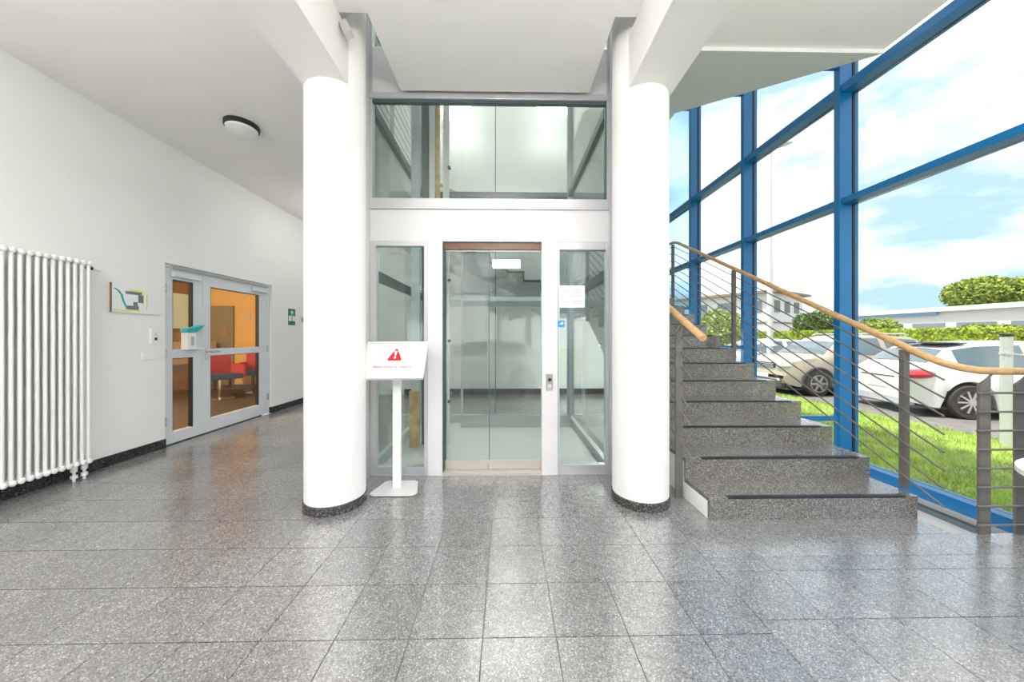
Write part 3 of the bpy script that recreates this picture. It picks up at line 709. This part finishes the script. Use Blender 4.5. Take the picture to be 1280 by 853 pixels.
# ---- corridor ceiling lamp
la = thing('ceiling_lamp', (-2.72, 3.46, CZ), 'round ceiling lamp with black rim on the corridor ceiling', 'lamp')
MB().lathe([(0.150, 0.0), (0.150, -0.035), (0.128, -0.048)], (-2.72, 3.46, CZ-0.001), 40).build('rim', M_black, la, smooth=True)
MB().lathe([(0.136, -0.046), (0.132, -0.062), (0.105, -0.078), (0.06, -0.088), (0.01, -0.092)], (-2.72, 3.46, CZ), 40).build('diffuser', M_white, la, smooth=True)
# ---- fill lights added over the lobby (behind the camera) and in the stair hall
M_fill = emis('added_fill_opal', (1.0, 0.97, 0.93), FILL_LIGHT)
M_fill_dim = emis('added_fill_opal_dim', (1.0, 0.97, 0.93), FILL_LIGHT*0.26)
def fill_lamp(x, y, z, zc, label, group, mo=None):
    o = thing('added_fill_lamp', (x, y, z), label, 'lamp', group)
    B(x-0.30, x+0.30, y-0.13, y+0.13, z-0.07, z+0.07).build('diffuser', mo or M_fill, o, bevel=0.01)
    for sx in (-0.2, 0.2): MB().tube([(x+sx, y, z+0.07), (x+sx, y, zc)], 0.004, 6).build('cable', M_steel, o)
for k, (x_, y_) in enumerate(FILL_POS): fill_lamp(x_, y_, 2.85, CZ, 'added opal box fill light over the lobby, %s, %s row' % (('radiator side', 'in line with the lift', 'window side')[k % 3], 'entrance' if k < 3 else 'inner'), 'added lobby fill lights')
for (x_, y_, w_) in ((-0.7, 5.6, 'centre left'), (0.9, 5.0, 'centre right'), (-0.4, 4.0, 'over the lift'), (0.9, 6.6, 'back right'), (-1.0, 6.7, 'back left')): fill_lamp(x_, y_, 5.75, 6.6, 'added opal box fill light high in the stair hall, '+w_, 'added stair hall fill lights', M_fill_dim)
fill_lamp(-2.75, 5.75, 3.25, CZ, 'added opal box fill light in the corridor behind the left column', None, M_fill_dim)  # added corridor light, kept out of view by the column
fill_lamp(1.95, 5.75, 1.15, 1.6, 'added opal box fill light hanging under the stair landing', None)  # added light, hidden, brightens the space behind the lift
gr_ = thing('gallery_railing', (-1.47, 4.2, 3.75), 'upper gallery railing seen through the left of the upper lift glass', 'railing')
for yy in (3.2, 4.3, 5.4): B(-1.49, -1.45, yy-0.02, yy+0.02, 3.751, 4.72).build('post', M_rail, gr_)
for k in range(7): MB().tube([(-1.44, 3.05, 3.87+0.118*k), (-1.44, 5.55, 3.87+0.118*k)], 0.0065, 6).build('rod', M_rail, gr_)
MB().tube([(-1.47, 3.05, 4.745), (-1.47, 5.55, 4.745)], 0.024, 10).build('handrail', M_wood, gr_, smooth=True)
# ---- floodlight bracket on the column
fl = thing('column_floodlight', (-1.10, 2.33, 3.40), 'small tilted beige floodlight on the left column near the ceiling', 'lamp')
B(-1.122, -1.108, 2.285, 2.37, 3.36, 3.42).build('bracket', M_beige, fl)
MB().tube([(-1.115, 2.31, 3.41), (-1.105, 2.27, 3.37)], 0.008, 8).build('arm', M_beige, fl)
FM = Matrix.Translation((-1.078, 2.26, 3.325)) @ Matrix.Rotation(math.radians(-24), 4, 'Y') @ Matrix.Rotation(math.radians(-18), 4, 'X')
MB().obox(FM, 0.055, 0.05, 0.13).build('housing', M_sill, fl, bevel=0.004)
MB().obox(FM @ Matrix.Translation((0, -0.0265, -0.008)), 0.044, 0.003, 0.10).build('lens', M_lgrey, fl)

# ---- round table at the right edge
tt = thing('bistro_table', (2.225, 0.985, 0), 'white round table top at the right edge of the picture', 'table')
MB().lathe([(0.355, 0.722), (0.365, 0.726), (0.365, 0.746), (0.36, 0.75)], (2.225, 0.985, 0), 48).build('table_top', M_white, tt, smooth=True)
MB().lathe([(0.03, 0.02), (0.03, 0.721)], (2.225, 0.985, 0), 16).build('pole', M_chrome, tt, smooth=True)
MB().lathe([(0.22, 0.001), (0.22, 0.012), (0.03, 0.03)], (2.225, 0.985, 0), 32).build('base', M_chrome, tt, smooth=True)

# ================================================================== OUTDOORS
GZ = -0.35
M_lawn = mat('lawn_soil', (0.24, 0.33, 0.05), 0.9, var=0.3, vscale=3)
M_blade = mat('grass_blade', (0.36, 0.50, 0.08), 0.7, var=0.45, vscale=2.2)
M_asph = mat('asphalt', (0.17, 0.155, 0.15), 0.9, var=0.15, vscale=5, bump=0.2, bscale=60)
M_leaf = mat('leaf_green', (0.12, 0.20, 0.035), 0.7, var=0.5, vscale=1.2)
M_leafy = mat('leaf_yellow_green', (0.26, 0.33, 0.05), 0.7, var=0.45, vscale=1.6)
M_hedge = mat('hedge_green', (0.30, 0.38, 0.03), 0.7, var=0.4, vscale=3)
M_bark = mat('bark', (0.12, 0.08, 0.05), 0.9)
M_bw = mat('building_white', (0.74, 0.73, 0.70), 0.8)
M_roof = mat('brown_eaves', (0.28, 0.20, 0.14), 0.8)
M_winb = mat('far_window_glass', (0.22, 0.25, 0.28), 0.15)
M_bluer = mat('blue_roof_band', (0.20, 0.38, 0.62), 0.5)
M_galv = mat('galvanised_pole', (0.62, 0.62, 0.60), 0.45, 0.3)
struct(B(3.48, 7.6, -30, 60, GZ-0.3, GZ), 'lawn', M_lawn)
struct(B(7.6, 90, -40, 120, GZ-0.3, GZ-0.02), 'parking_ground', M_asph)
struct(B(-60, 3.479, -60, -2.35, GZ-0.3, GZ-0.02), 'street_ground', M_asph)
# grass blades
n = 52000
gx = rng.uniform(3.5, 7.65, n); gy = 1.6 + rng.random(n)**1.5*10.5
h = rng.uniform(0.03, 0.075, n); a = rng.uniform(0, 2*PI, n); w = 0.005
dx, dy = np.cos(a)*w, np.sin(a)*w; lx_ = rng.normal(0, 0.02, n); ly_ = rng.normal(0, 0.02, n)
V = np.empty((n, 3, 3)); V[:, 0] = np.stack([gx-dx, gy-dy, np.full(n, GZ)], 1); V[:, 1] = np.stack([gx+dx, gy+dy, np.full(n, GZ)], 1); V[:, 2] = np.stack([gx+lx_, gy+ly_, GZ+h], 1)
g_ = rawmesh('grass', V.reshape(-1, 3), np.arange(n*3).reshape(-1, 3), M_blade)
tag(g_, 'short bright green lawn grass outside the window wall', 'grass', kind='stuff')

def leaf_cloud(blobs, nper, size):
    P = []
    for (c, r) in blobs:
        d = rng.normal(size=(nper, 3)); d /= np.linalg.norm(d, axis=1)[:, None]
        rad = (0.55+0.45*rng.random(nper)**0.5)[:, None]
        P.append(np.array(c)+d*rad*np.array(r))
    P = np.concatenate(P); m = len(P)
    u = rng.normal(size=(m, 3)); u /= np.linalg.norm(u, axis=1)[:, None]
    t = rng.normal(size=(m, 3)); v = np.cross(u, t); v /= np.linalg.norm(v, axis=1)[:, None]
    s = (size*rng.uniform(0.6, 1.3, m))[:, None]
    V = np.stack([P-u*s, P+v*s*0.6, P+u*s, P-v*s*0.6], 1).reshape(-1, 3)
    return V, np.arange(m*4).reshape(-1, 4)
def tree(loc, height, rad, label, mt, nblob=9, nper=260, size=0.16, group=None, trunk=0.35, name='tree'):
    o = thing(name, loc, label, 'tree' if name == 'tree' else 'shrub', group)
    bl_ = []
    zc = loc[2]+height*(trunk+(1-trunk)*0.5)
    for i in range(nblob):
        a = rng.uniform(0, 2*PI); q = rng.uniform(0, 0.62); zz = rng.uniform(-0.55, 0.6)
        k = math.sqrt(max(0.2, 1-zz*zz))
        bl_.append(((loc[0]+math.cos(a)*q*rad*k, loc[1]+math.sin(a)*q*rad*k, zc+zz*height*(1-trunk)*0.5), (rad*0.5, rad*0.5, height*(1-trunk)*0.26)))
    V, Fq = leaf_cloud(bl_, nper, size)
    rawmesh('foliage', V, Fq, mt, o)
    MB().tube([(loc[0], loc[1], loc[2]), (loc[0]+0.05, loc[1], loc[2]+height*0.4), (loc[0], loc[1]+0.1, loc[2]+height*0.75)], [height*0.03+0.02, height*0.022+0.012, 0.02], 8).build('trunk', M_bark, o, smooth=True)
    return o
# hedge
hg = thing('hedge', (16, 20, GZ), 'long clipped green hedge behind the parked cars', 'hedge')
B(15.3, 16.6, 5, 45, GZ-0.02, 1.50).build('hedge_core', M_hedge, hg)
n = 34000
hx = np.where(rng.random(n) < 0.7, 15.28, rng.uniform(15.3, 16.6, n)); hy = rng.uniform(5, 45, n); hz = np.where(hx < 15.29, rng.uniform(GZ, 1.53, n), 1.53)
P = np.stack([hx, hy, hz], 1); u = rng.normal(size=(n, 3))*0.028; v = rng.normal(size=(n, 3))*0.028
rawmesh('hedge_leaves', np.stack([P-u, P+v, P+u, P-v], 1).reshape(-1, 3), np.arange(n*4).reshape(-1, 4), M_hedge, hg)['kind'] = 'stuff'
# lamp post
lp = thing('street_lamp', (9.25, 11.5, GZ), 'tall grey street lamp post seen through the window between blue mullions', 'street lamp')
MB().tube([(9.25, 11.5, GZ), (9.25, 11.5, 3), (9.25, 11.5, 7.75)], [0.10, 0.085, 0.06], 14).build('pole', M_galv, lp, smooth=True)
MB().ell((9.62, 11.45, 7.86), (0.46, 0.16, 0.075), 16, 8).xf(Matrix.Translation((9.25, 11.45, 7.8)) @ Matrix.Rotation(-0.25, 4, 'Y') @ Matrix.Translation((-9.25, -11.45, -7.8))).build('lamp_head', M_galv, lp, smooth=True)
# barrier post
bpst = thing('barrier_post', (7.245, 4.69, GZ), 'short galvanised post with black cap on the lawn edge', 'post')
MB().lathe([(0.058, 0), (0.058, 1.60)], (7.245, 4.69, GZ), 18).build('tube', M_galv, bpst, smooth=True)
MB().lathe([(0.062, 1.602), (0.062, 1.635), (0.04, 1.645)], (7.245, 4.69, GZ), 18).build('cap', M_black, bpst, smooth=True)
MB().lathe([(0.066, 1.34), (0.066, 1.37)], (7.245, 4.69, GZ), 18).build('clamp', M_galv, bpst, smooth=True)
MB().tube([(7.245, 4.69, 1.0), (8.0, 4.5, 0.93), (9.2, 4.0, 0.80)], 0.012, 8).build('rail', M_galv, bpst, smooth=True)

# far buildings
lb = thing('long_white_building', (42, 30, GZ), 'long low white building with flat roof behind the hedge', 'building')
B(40, 52, 2, 46, GZ, 3.55).build('walls', M_bw, lb)
B(39.6, 52.4, 1.6, 46.4, 3.551, 3.95).build('roof_edge', M_bw, lb)
B(39.7, 39.98, 30, 40, 3.3, 3.54).build('blue_band', M_bluer, lb)
for k in range(13):
    wdw = B(39.93, 40.0, 4+3.2*k, 6.4+3.2*k, 1.35, 2.5).build('window', M_winb, lb)
wh = thing('white_house', (22.5, 33.4, GZ), 'white two-storey house with brown eaves behind the cars', 'house')
HM = Matrix.Translation((22.5, 33.4, GZ)) @ Matrix.Rotation(math.radians(30), 4, 'Z')
MB().box(-3.2, 3.2, -5, 5, 0, 5.3).xf(HM).build('walls', M_bw, wh)
MB().box(-3.7, 3.7, -5.5, 5.5, 5.301, 5.5).xf(HM).build('roof', M_roof, wh)
MB().box(-3.26, 3.26, -5.06, 5.06, 2.75, 2.87).xf(HM).build('floor_band', M_roof, wh)
for fx in range(3):
    for zz in (1.0, 3.7):
        MB().box(-2.7+2.0*fx, -1.7+2.0*fx, -5.06, -5.0, zz, zz+1.0).xf(HM).build('window', M_winb, wh)
for fx in range(4):
    for zz in (1.0, 3.7):
        MB().box(-3.26, -3.2, -4.3+2.3*fx, -3.0+2.3*fx, zz, zz+1.0).xf(HM).build('window', M_winb, wh)
wf = thing('pale_apartment_block', (30, 52, GZ), 'pale apartment block far behind beyond the upper steps', 'building')
MB().box(20, 34, 48, 60, GZ, 7.5).build('walls', M_bw, wf)
for fx in range(5):
    for zz in (1.0, 3.2, 5.4):
        MB().box(21+2.6*fx, 22.3+2.6*fx, 47.95, 48.0, zz, zz+1.2).build('window', M_winb, wf)
# trees on the right, far
for i, (x_, y_, hgt, rd_, lb_) in enumerate(((66, 44, 9.4, 6.0, 'large pale green tree above the long white building'), (80, 36, 15.0, 7.5, 'tallest tree at the right edge behind the white building'), (64, 52.5, 5.6, 3.2, 'low dark tree at the left end of the tree group'))):
    tree((x_, y_, GZ), hgt, rd_, lb_, M_leafy if i == 0 else M_leaf, 16, 2000, 0.22, 'trees behind the white building', 0.15)
for (x_, y_, hgt, rd_, lb_, mt) in ((22, 19.5, 2.6, 1.5, 'yellow-green shrub above the hedge right of the thick mullion', M_leafy), (22, 15.3, 2.55, 1.4, 'pale shrub above the hedge near the barrier post', M_leafy), (23, 11.5, 2.8, 1.2, 'shrub above the hedge at the right edge', M_leaf),
        (22, 23.8, 3.4, 1.5, 'round green tree between white house and thick mullion', M_leaf), (12.2, 19.3, 3.1, 1.6, 'bright green bush behind the upper steps', M_leafy), (13.2, 23.6, 2.6, 1.5, 'lower green bush behind the top steps', M_leafy)):
    tree((x_, y_, GZ), hgt, rd_, lb_, mt, 10, 900, 0.085, 'shrubs behind the hedge', 0.12, 'shrub')
# trees in the street behind the camera, seen in the lift glass
for i, (x_, y_) in enumerate(((-6.5, -15), (1.5, -17), (9.5, -15.5))):
    tree((x_, y_, GZ), 8.0, 3.2, ('leafy street tree left of the reflected car', 'leafy street tree right behind the reflected car', 'leafy street tree right of the reflected car')[i], M_leaf, 14, 420, 0.2, 'street trees reflected in the lift glass', 0.3)

# ------------------------------------------------------------------ cars
M_cwhite = mat('white_car_paint', (0.80, 0.79, 0.76), 0.25, coat=0.6)
M_cbeige = mat('champagne_car_paint', (0.44, 0.37, 0.29), 0.28, 0.15, coat=0.6)
M_csilver = mat('silver_car_paint', (0.60, 0.64, 0.68), 0.28, 0.2, coat=0.6)
M_cglass = mat('car_glass', (0.10, 0.14, 0.16), 0.05, spec=0.9)
M_cblack = mat('car_black_plastic', (0.03, 0.03, 0.035), 0.5)
M_tire = mat('tyre', (0.05, 0.042, 0.04), 0.8)
M_rim = mat('alloy_rim', (0.60, 0.57, 0.55), 0.3, 0.6)
M_tail = mat('tail_light_red', (0.45, 0.01, 0.02), 0.15, coat=0.8)
M_head = mat('headlight_glass', (0.55, 0.58, 0.60), 0.08, 0.3, coat=0.8)
def interp(tab, x):
    for (a, b) in zip(tab[:-1], tab[1:]):
        if a[0] <= x <= b[0]:
            t = (x-a[0])/(b[0]-a[0]); return a[1]+(b[1]-a[1])*t
    return tab[0][1] if x < tab[0][0] else tab[-1][1]
def make_car(name, label, L, top, belt, paint, wheels, wr, halfw=0.90, group='cars parked outside the window wall', clad=None, spokes=7, wind=None, rear=None, side=None, roofmat=None, sill=0.20):
    c = thing(name, (0,0,0), label, 'car', group)
    n = 84; xs = [-L/2 + L*i/(n-1) for i in range(n)]
    R = []
    for x in xs:
        e = abs(x)/(L/2); Wd = halfw*(1-0.16*max(0, (e-0.72)/0.28)**2.2)
        zb = sill + 0.10*max(0, (e-0.85)/0.15)
        arch = False
        for wx in wheels:
            d = abs(x-wx)
            if d < wr+0.055: zb = max(zb, wr+math.sqrt((wr+0.055)**2-d*d)); arch = True
        zt = interp(top, x); zs = min(belt, zt-0.04)
        k = max(0.0, min(1.0, (zt-belt)/0.45))
        Wr = Wd*(0.94-0.24*k)
        zm = max(zb+0.02, 0.55)
        R.append([(0, zb), (Wd*0.96, zb), (Wd, max(zb+0.01, zm)), (Wd*0.985, max(zb+0.03, zs-0.12)), (Wd*0.94, zs), (Wr, zt-0.035), (Wr*0.86, zt), (0, zt+0.012)])
    def full(r, x): return [(x, y, z) for (y, z) in r] + [(x, -y, z) for (y, z) in reversed(r[1:-1])]
    m = MB(); rings = [full(r, x) for r, x in zip(R, xs)]; q = len(rings[0])
    vs = [v for g in rings for v in g]; fsx = []
    for i in range(n-1):
        for k in range(q): fsx.append((i*q+k, (i+1)*q+k, (i+1)*q+(k+1) % q, i*q+(k+1) % q))
    fsx += [tuple(range(q)), tuple(reversed(range((n-1)*q, n*q)))]
    m.add(vs, fsx)
    body = m.build('body', paint, c, smooth=True)
    def lerp(a, b, t): return tuple(p+(r_-p)*t for p, r_ in zip(a, b))
    def side_glass(x0, x1, sgn, nm='side_window'):
        idx = [i for i, x in enumerate(xs) if x0 <= x <= x1]; mm = MB(); V = []; 
        for i in idx:
            p4, p5 = R[i][4], R[i][5]
            if p5[1]-p4[1] < 0.08: continue
            a = lerp(p4, p5, 0.10); b = lerp(p4, p5, 0.93)
            V += [(xs[i], sgn*(a[0]+0.008), a[1]), (xs[i], sgn*(b[0]+0.008), b[1])]
        f_ = [(2*i, 2*i+2, 2*i+3, 2*i+1) for i in range(len(V)//2-1)]
        if sgn > 0: f_ = [tuple(reversed(t)) for t in f_]
        return mm.add(V, f_).build(nm, M_cglass, c, smooth=True)
    def screen(x0, x1, nm):
        idx = [i for i, x in enumerate(xs) if x0 <= x <= x1]; V = []
        s = 1 if x0 > 0 else -1
        for i in idx:
            w_ = R[i][5][0]*0.93
            zz = R[i][6][1]+0.012
            V += [(xs[i]+s*0.01, -w_, zz-0.02), (xs[i]+s*0.01, -w_*0.5, zz+0.008), (xs[i]+s*0.01, w_*0.5, zz+0.008), (xs[i]+s*0.01, w_, zz-0.02)]
        f_ = []
        for i in range(len(idx)-1):
            for k in range(3): f_.append((4*i+k, 4*i+4+k, 4*i+5+k, 4*i+1+k))
        return MB().add(V, f_).build(nm, M_cglass, c, smooth=True)
    for (x0, x1) in side:
        for sgn in (-1, 1): side_glass(x0, x1, sgn)
    screen(wind[0], wind[1], 'windscreen'); screen(rear[0], rear[1], 'rear_window')
    for wx in wheels:
        for sgn in (-1, 1):
            y = sgn*(halfw-0.10)
            ty = MB().lathe([(wr*0.66, -0.105), (wr*0.93, -0.11), (wr, -0.08), (wr, 0.08), (wr*0.93, 0.11), (wr*0.66, 0.105)], (wx, y, wr), 28, 'y').build('wheel', M_tire, c, smooth=True)
            rm_ = MB().lathe([(wr*0.67, 0), (wr*0.67, 0.02), (wr*0.60, 0.02), (wr*0.60, 0.0)], (wx, y+sgn*0.10 - (0.01 if sgn < 0 else 0), wr), 28, 'y', False)
            yo = y+sgn*0.112
            for k in range(spokes):
                a = 2*PI*k/spokes
                M4 = Matrix.Translation((wx, yo, wr)) @ Matrix.Rotation(a, 4, 'Y') @ Matrix.Translation((wr*0.34, 0, 0))
                rm_.obox(M4, wr*0.62, 0.02, 0.055 if spokes < 8 else 0.030)
            rm_.lathe([(0.06, -0.012), (0.06, 0.012)], (wx, yo, wr), 16, 'y')
            rm_.build('rim', M_rim, ty, smooth=False)
            MB().lathe([(wr*0.62, -0.004), (wr*0.62, 0.004)], (wx, y+sgn*0.088, wr), 24, 'y').build('brake_disc', M_cblack, ty)
            # dark wheel well
            MB().lathe([(wr+0.05, -0.26), (wr+0.05, 0.0)], (wx, sgn*(halfw-0.17) if sgn > 0 else sgn*(halfw-0.17)+0.26, wr), 24, 'y').build('wheel_well', M_cblack, c)
            if clad: 
                pts = []
                for k in range(13):
                    a = PI*k/12; pts.append((wx+math.cos(a)*(wr+0.075), sgn*(halfw+0.005), wr+math.sin(a)*(wr+0.075)))
                MB().tube(pts, 0.03, 6).build('arch_cladding', M_cblack, c, smooth=True)
    B(-L/2+0.05, L/2-0.05, -halfw*0.93, halfw*0.93, 0.17, 0.215).build('underbody', M_cblack, c)
    for sgn in (-1, 1):
        MB().ell((wind[0]+0.12, sgn*(halfw+0.06), belt+0.06), (0.07, 0.10, 0.065), 12, 8).build('mirror', paint, c, smooth=True)
        MB().tube([(-0.15, sgn*(halfw*0.985+0.006), belt-0.10), (0.02, sgn*(halfw*0.985+0.006), belt-0.10)], 0.012, 6).build('door_handle', paint, c)
        for xx in side_seams.get(name, ()):
            B(xx-0.004, xx+0.004, sgn*halfw-0.004, sgn*halfw+0.004, 0.28, belt-0.10).build('door_seam', M_cblack, c)
    return c, body
side_seams = {}
# car 1: white hatchback seen from behind
def rear_kit(c, L, hw, belt):
    for sgn in (-1, 1):
        tl = MB().ell((-L/2+0.15, sgn*(hw*0.86), belt-0.12), (0.30, 0.14, 0.10), 20, 10).build('tail_light', M_tail, c, smooth=True)
        MB().ell((-L/2+0.10, sgn*(hw*0.865), belt-0.12), (0.24, 0.165, 0.05), 16, 8).build('inner_lens', M_head if False else M_red, tl, smooth=True)
    B(-L/2-0.012, -L/2+0.02, -0.26, 0.26, 0.52, 0.63).build('number_plate', M_paper, c)
    B(-L/2-0.012, -L/2+0.15, -hw*0.80, hw*0.80, 0.19, 0.36).build('rear_skirt', M_csilver, c, bevel=0.02)
    B(-L/2-0.008, -L/2+0.02, -0.45, 0.45, belt-0.22, belt-0.20).build('hatch_line', M_cblack, c)
def front_kit(c, L, hw, belt):
    for sgn in (-1, 1):
        MB().ell((L/2-0.16, sgn*hw*0.70, belt-0.20), (0.22, 0.19, 0.085), 20, 10).build('headlight', M_head, c, smooth=True)
        MB().ell((L/2-0.05, sgn*hw*0.66, 0.42), (0.08, 0.10, 0.06), 12, 8).build('fog_light', M_head, c, smooth=True)
    B(L/2-0.05, L/2+0.012, -hw*0.50, hw*0.50, belt-0.28, belt-0.13).build('grille', M_cblack, c, bevel=0.01)
    for k in range(3): B(L/2+0.005, L/2+0.02, -hw*0.48, hw*0.48, belt-0.265+0.045*k, belt-0.25+0.045*k).build('grille_bar', M_chrome, c)
    B(L/2-0.10, L/2+0.015, -hw*0.78, hw*0.78, 0.22, 0.44).build('lower_bumper', M_cblack, c, bevel=0.02)
    B(L/2+0.012, L/2+0.022, -0.26, 0.26, 0.46, 0.56).build('number_plate', M_paper, c)
topA = [(-2.26, 0.80), (-2.24, 0.93), (-2.10, 0.99), (-1.98, 1.05), (-1.55, 1.40), (-1.1, 1.49), (-0.3, 1.53), (0.3, 1.50), (0.72, 1.36), (1.30, 1.02), (1.75, 0.90), (2.15, 0.76), (2.26, 0.60)]
c1, b1 = make_car('hatchback', 'white hatchback with red tail lights parked rear-first nearest the window', 4.52, topA, 0.98, M_cwhite, (-1.38, 1.36), 0.335, 0.91, spokes=10, wind=(0.66, 1.26), rear=(-1.97, -1.58), side=((-1.50, -0.42), (-0.34, 0.75)))
rear_kit(c1, 4.52, 0.91, 0.98); front_kit(c1, 4.52, 0.91, 0.95)
B(-1.62, -1.2, -0.62, 0.62, 1.475, 1.50).build('roof_spoiler', M_cblack, c1, bevel=0.01)
ang = math.radians(-15)
R15 = Matrix.Rotation(ang, 3, 'Z'); ctr = Vector((8.18, 6.52, 0)) - R15 @ Vector((-2.26, -0.91, 0))
c1.location = (ctr.x, ctr.y, GZ-0.02); c1.rotation_euler.z = ang
# car 2: champagne SUV facing the window
topB = [(-2.17, 0.85), (-2.12, 1.05), (-1.95, 1.45), (-1.6, 1.60), (-0.8, 1.65), (0.0, 1.64), (0.35, 1.58), (0.62, 1.46), (1.12, 1.10), (1.6, 1.04), (2.0, 0.95), (2.13, 0.80), (2.17, 0.62)]
c2, b2 = make_car('suv', 'champagne coloured SUV facing the window between two blue mullions', 4.34, topB, 1.07, M_cbeige, (-1.31, 1.33), 0.35, 0.91, clad=True, spokes=6, wind=(0.56, 1.10), rear=(-2.11, -1.96), side=((-1.65, -0.70), (-0.60, 0.50)), sill=0.26)
front_kit(c2, 4.34, 0.91, 1.02); rear_kit(c2, 4.34, 0.91, 1.0)
for sgn in (-1, 1): MB().tube([(-1.5, sgn*0.60, 1.66), (-1.4, sgn*0.60, 1.70), (0.0, sgn*0.60, 1.70), (0.1, sgn*0.60, 1.66)], 0.018, 8).build('roof_rail', M_csilver, c2, smooth=True)
c2.location = (7.55+2.17, 8.78+0.91, GZ-0.02); c2.rotation_euler.z = PI
# car 3: silver-blue car beyond
c3, b3 = make_car('estate_car', 'pale silver car half hidden behind the champagne SUV', 4.52, topA, 0.98, M_csilver, (-1.38, 1.36), 0.32, 0.88, spokes=8, wind=(0.66, 1.26), rear=(-1.97, -1.58), side=((-1.50, -0.42), (-0.34, 0.75)))
front_kit(c3, 4.52, 0.88, 0.95)
c3.location = (7.5+2.26, 12.6, GZ-0.02); c3.rotation_euler.z = PI
# car 4: behind the camera, reflected in the lift door
c4, b4 = make_car('hatchback', 'white hatchback on the street seen only as a reflection in the lift door', 4.52, topA, 0.98, M_cwhite, (-1.38, 1.36), 0.335, 0.90, spokes=10, group='cars on the street', wind=(0.66, 1.26), rear=(-1.97, -1.58), side=((-1.50, -0.42), (-0.34, 0.75)))
rear_kit(c4, 4.52, 0.90, 0.98)
c4.location = (-0.9, -4.9, GZ-0.02); c4.rotation_euler.z = PI
print('tiles', ntile)
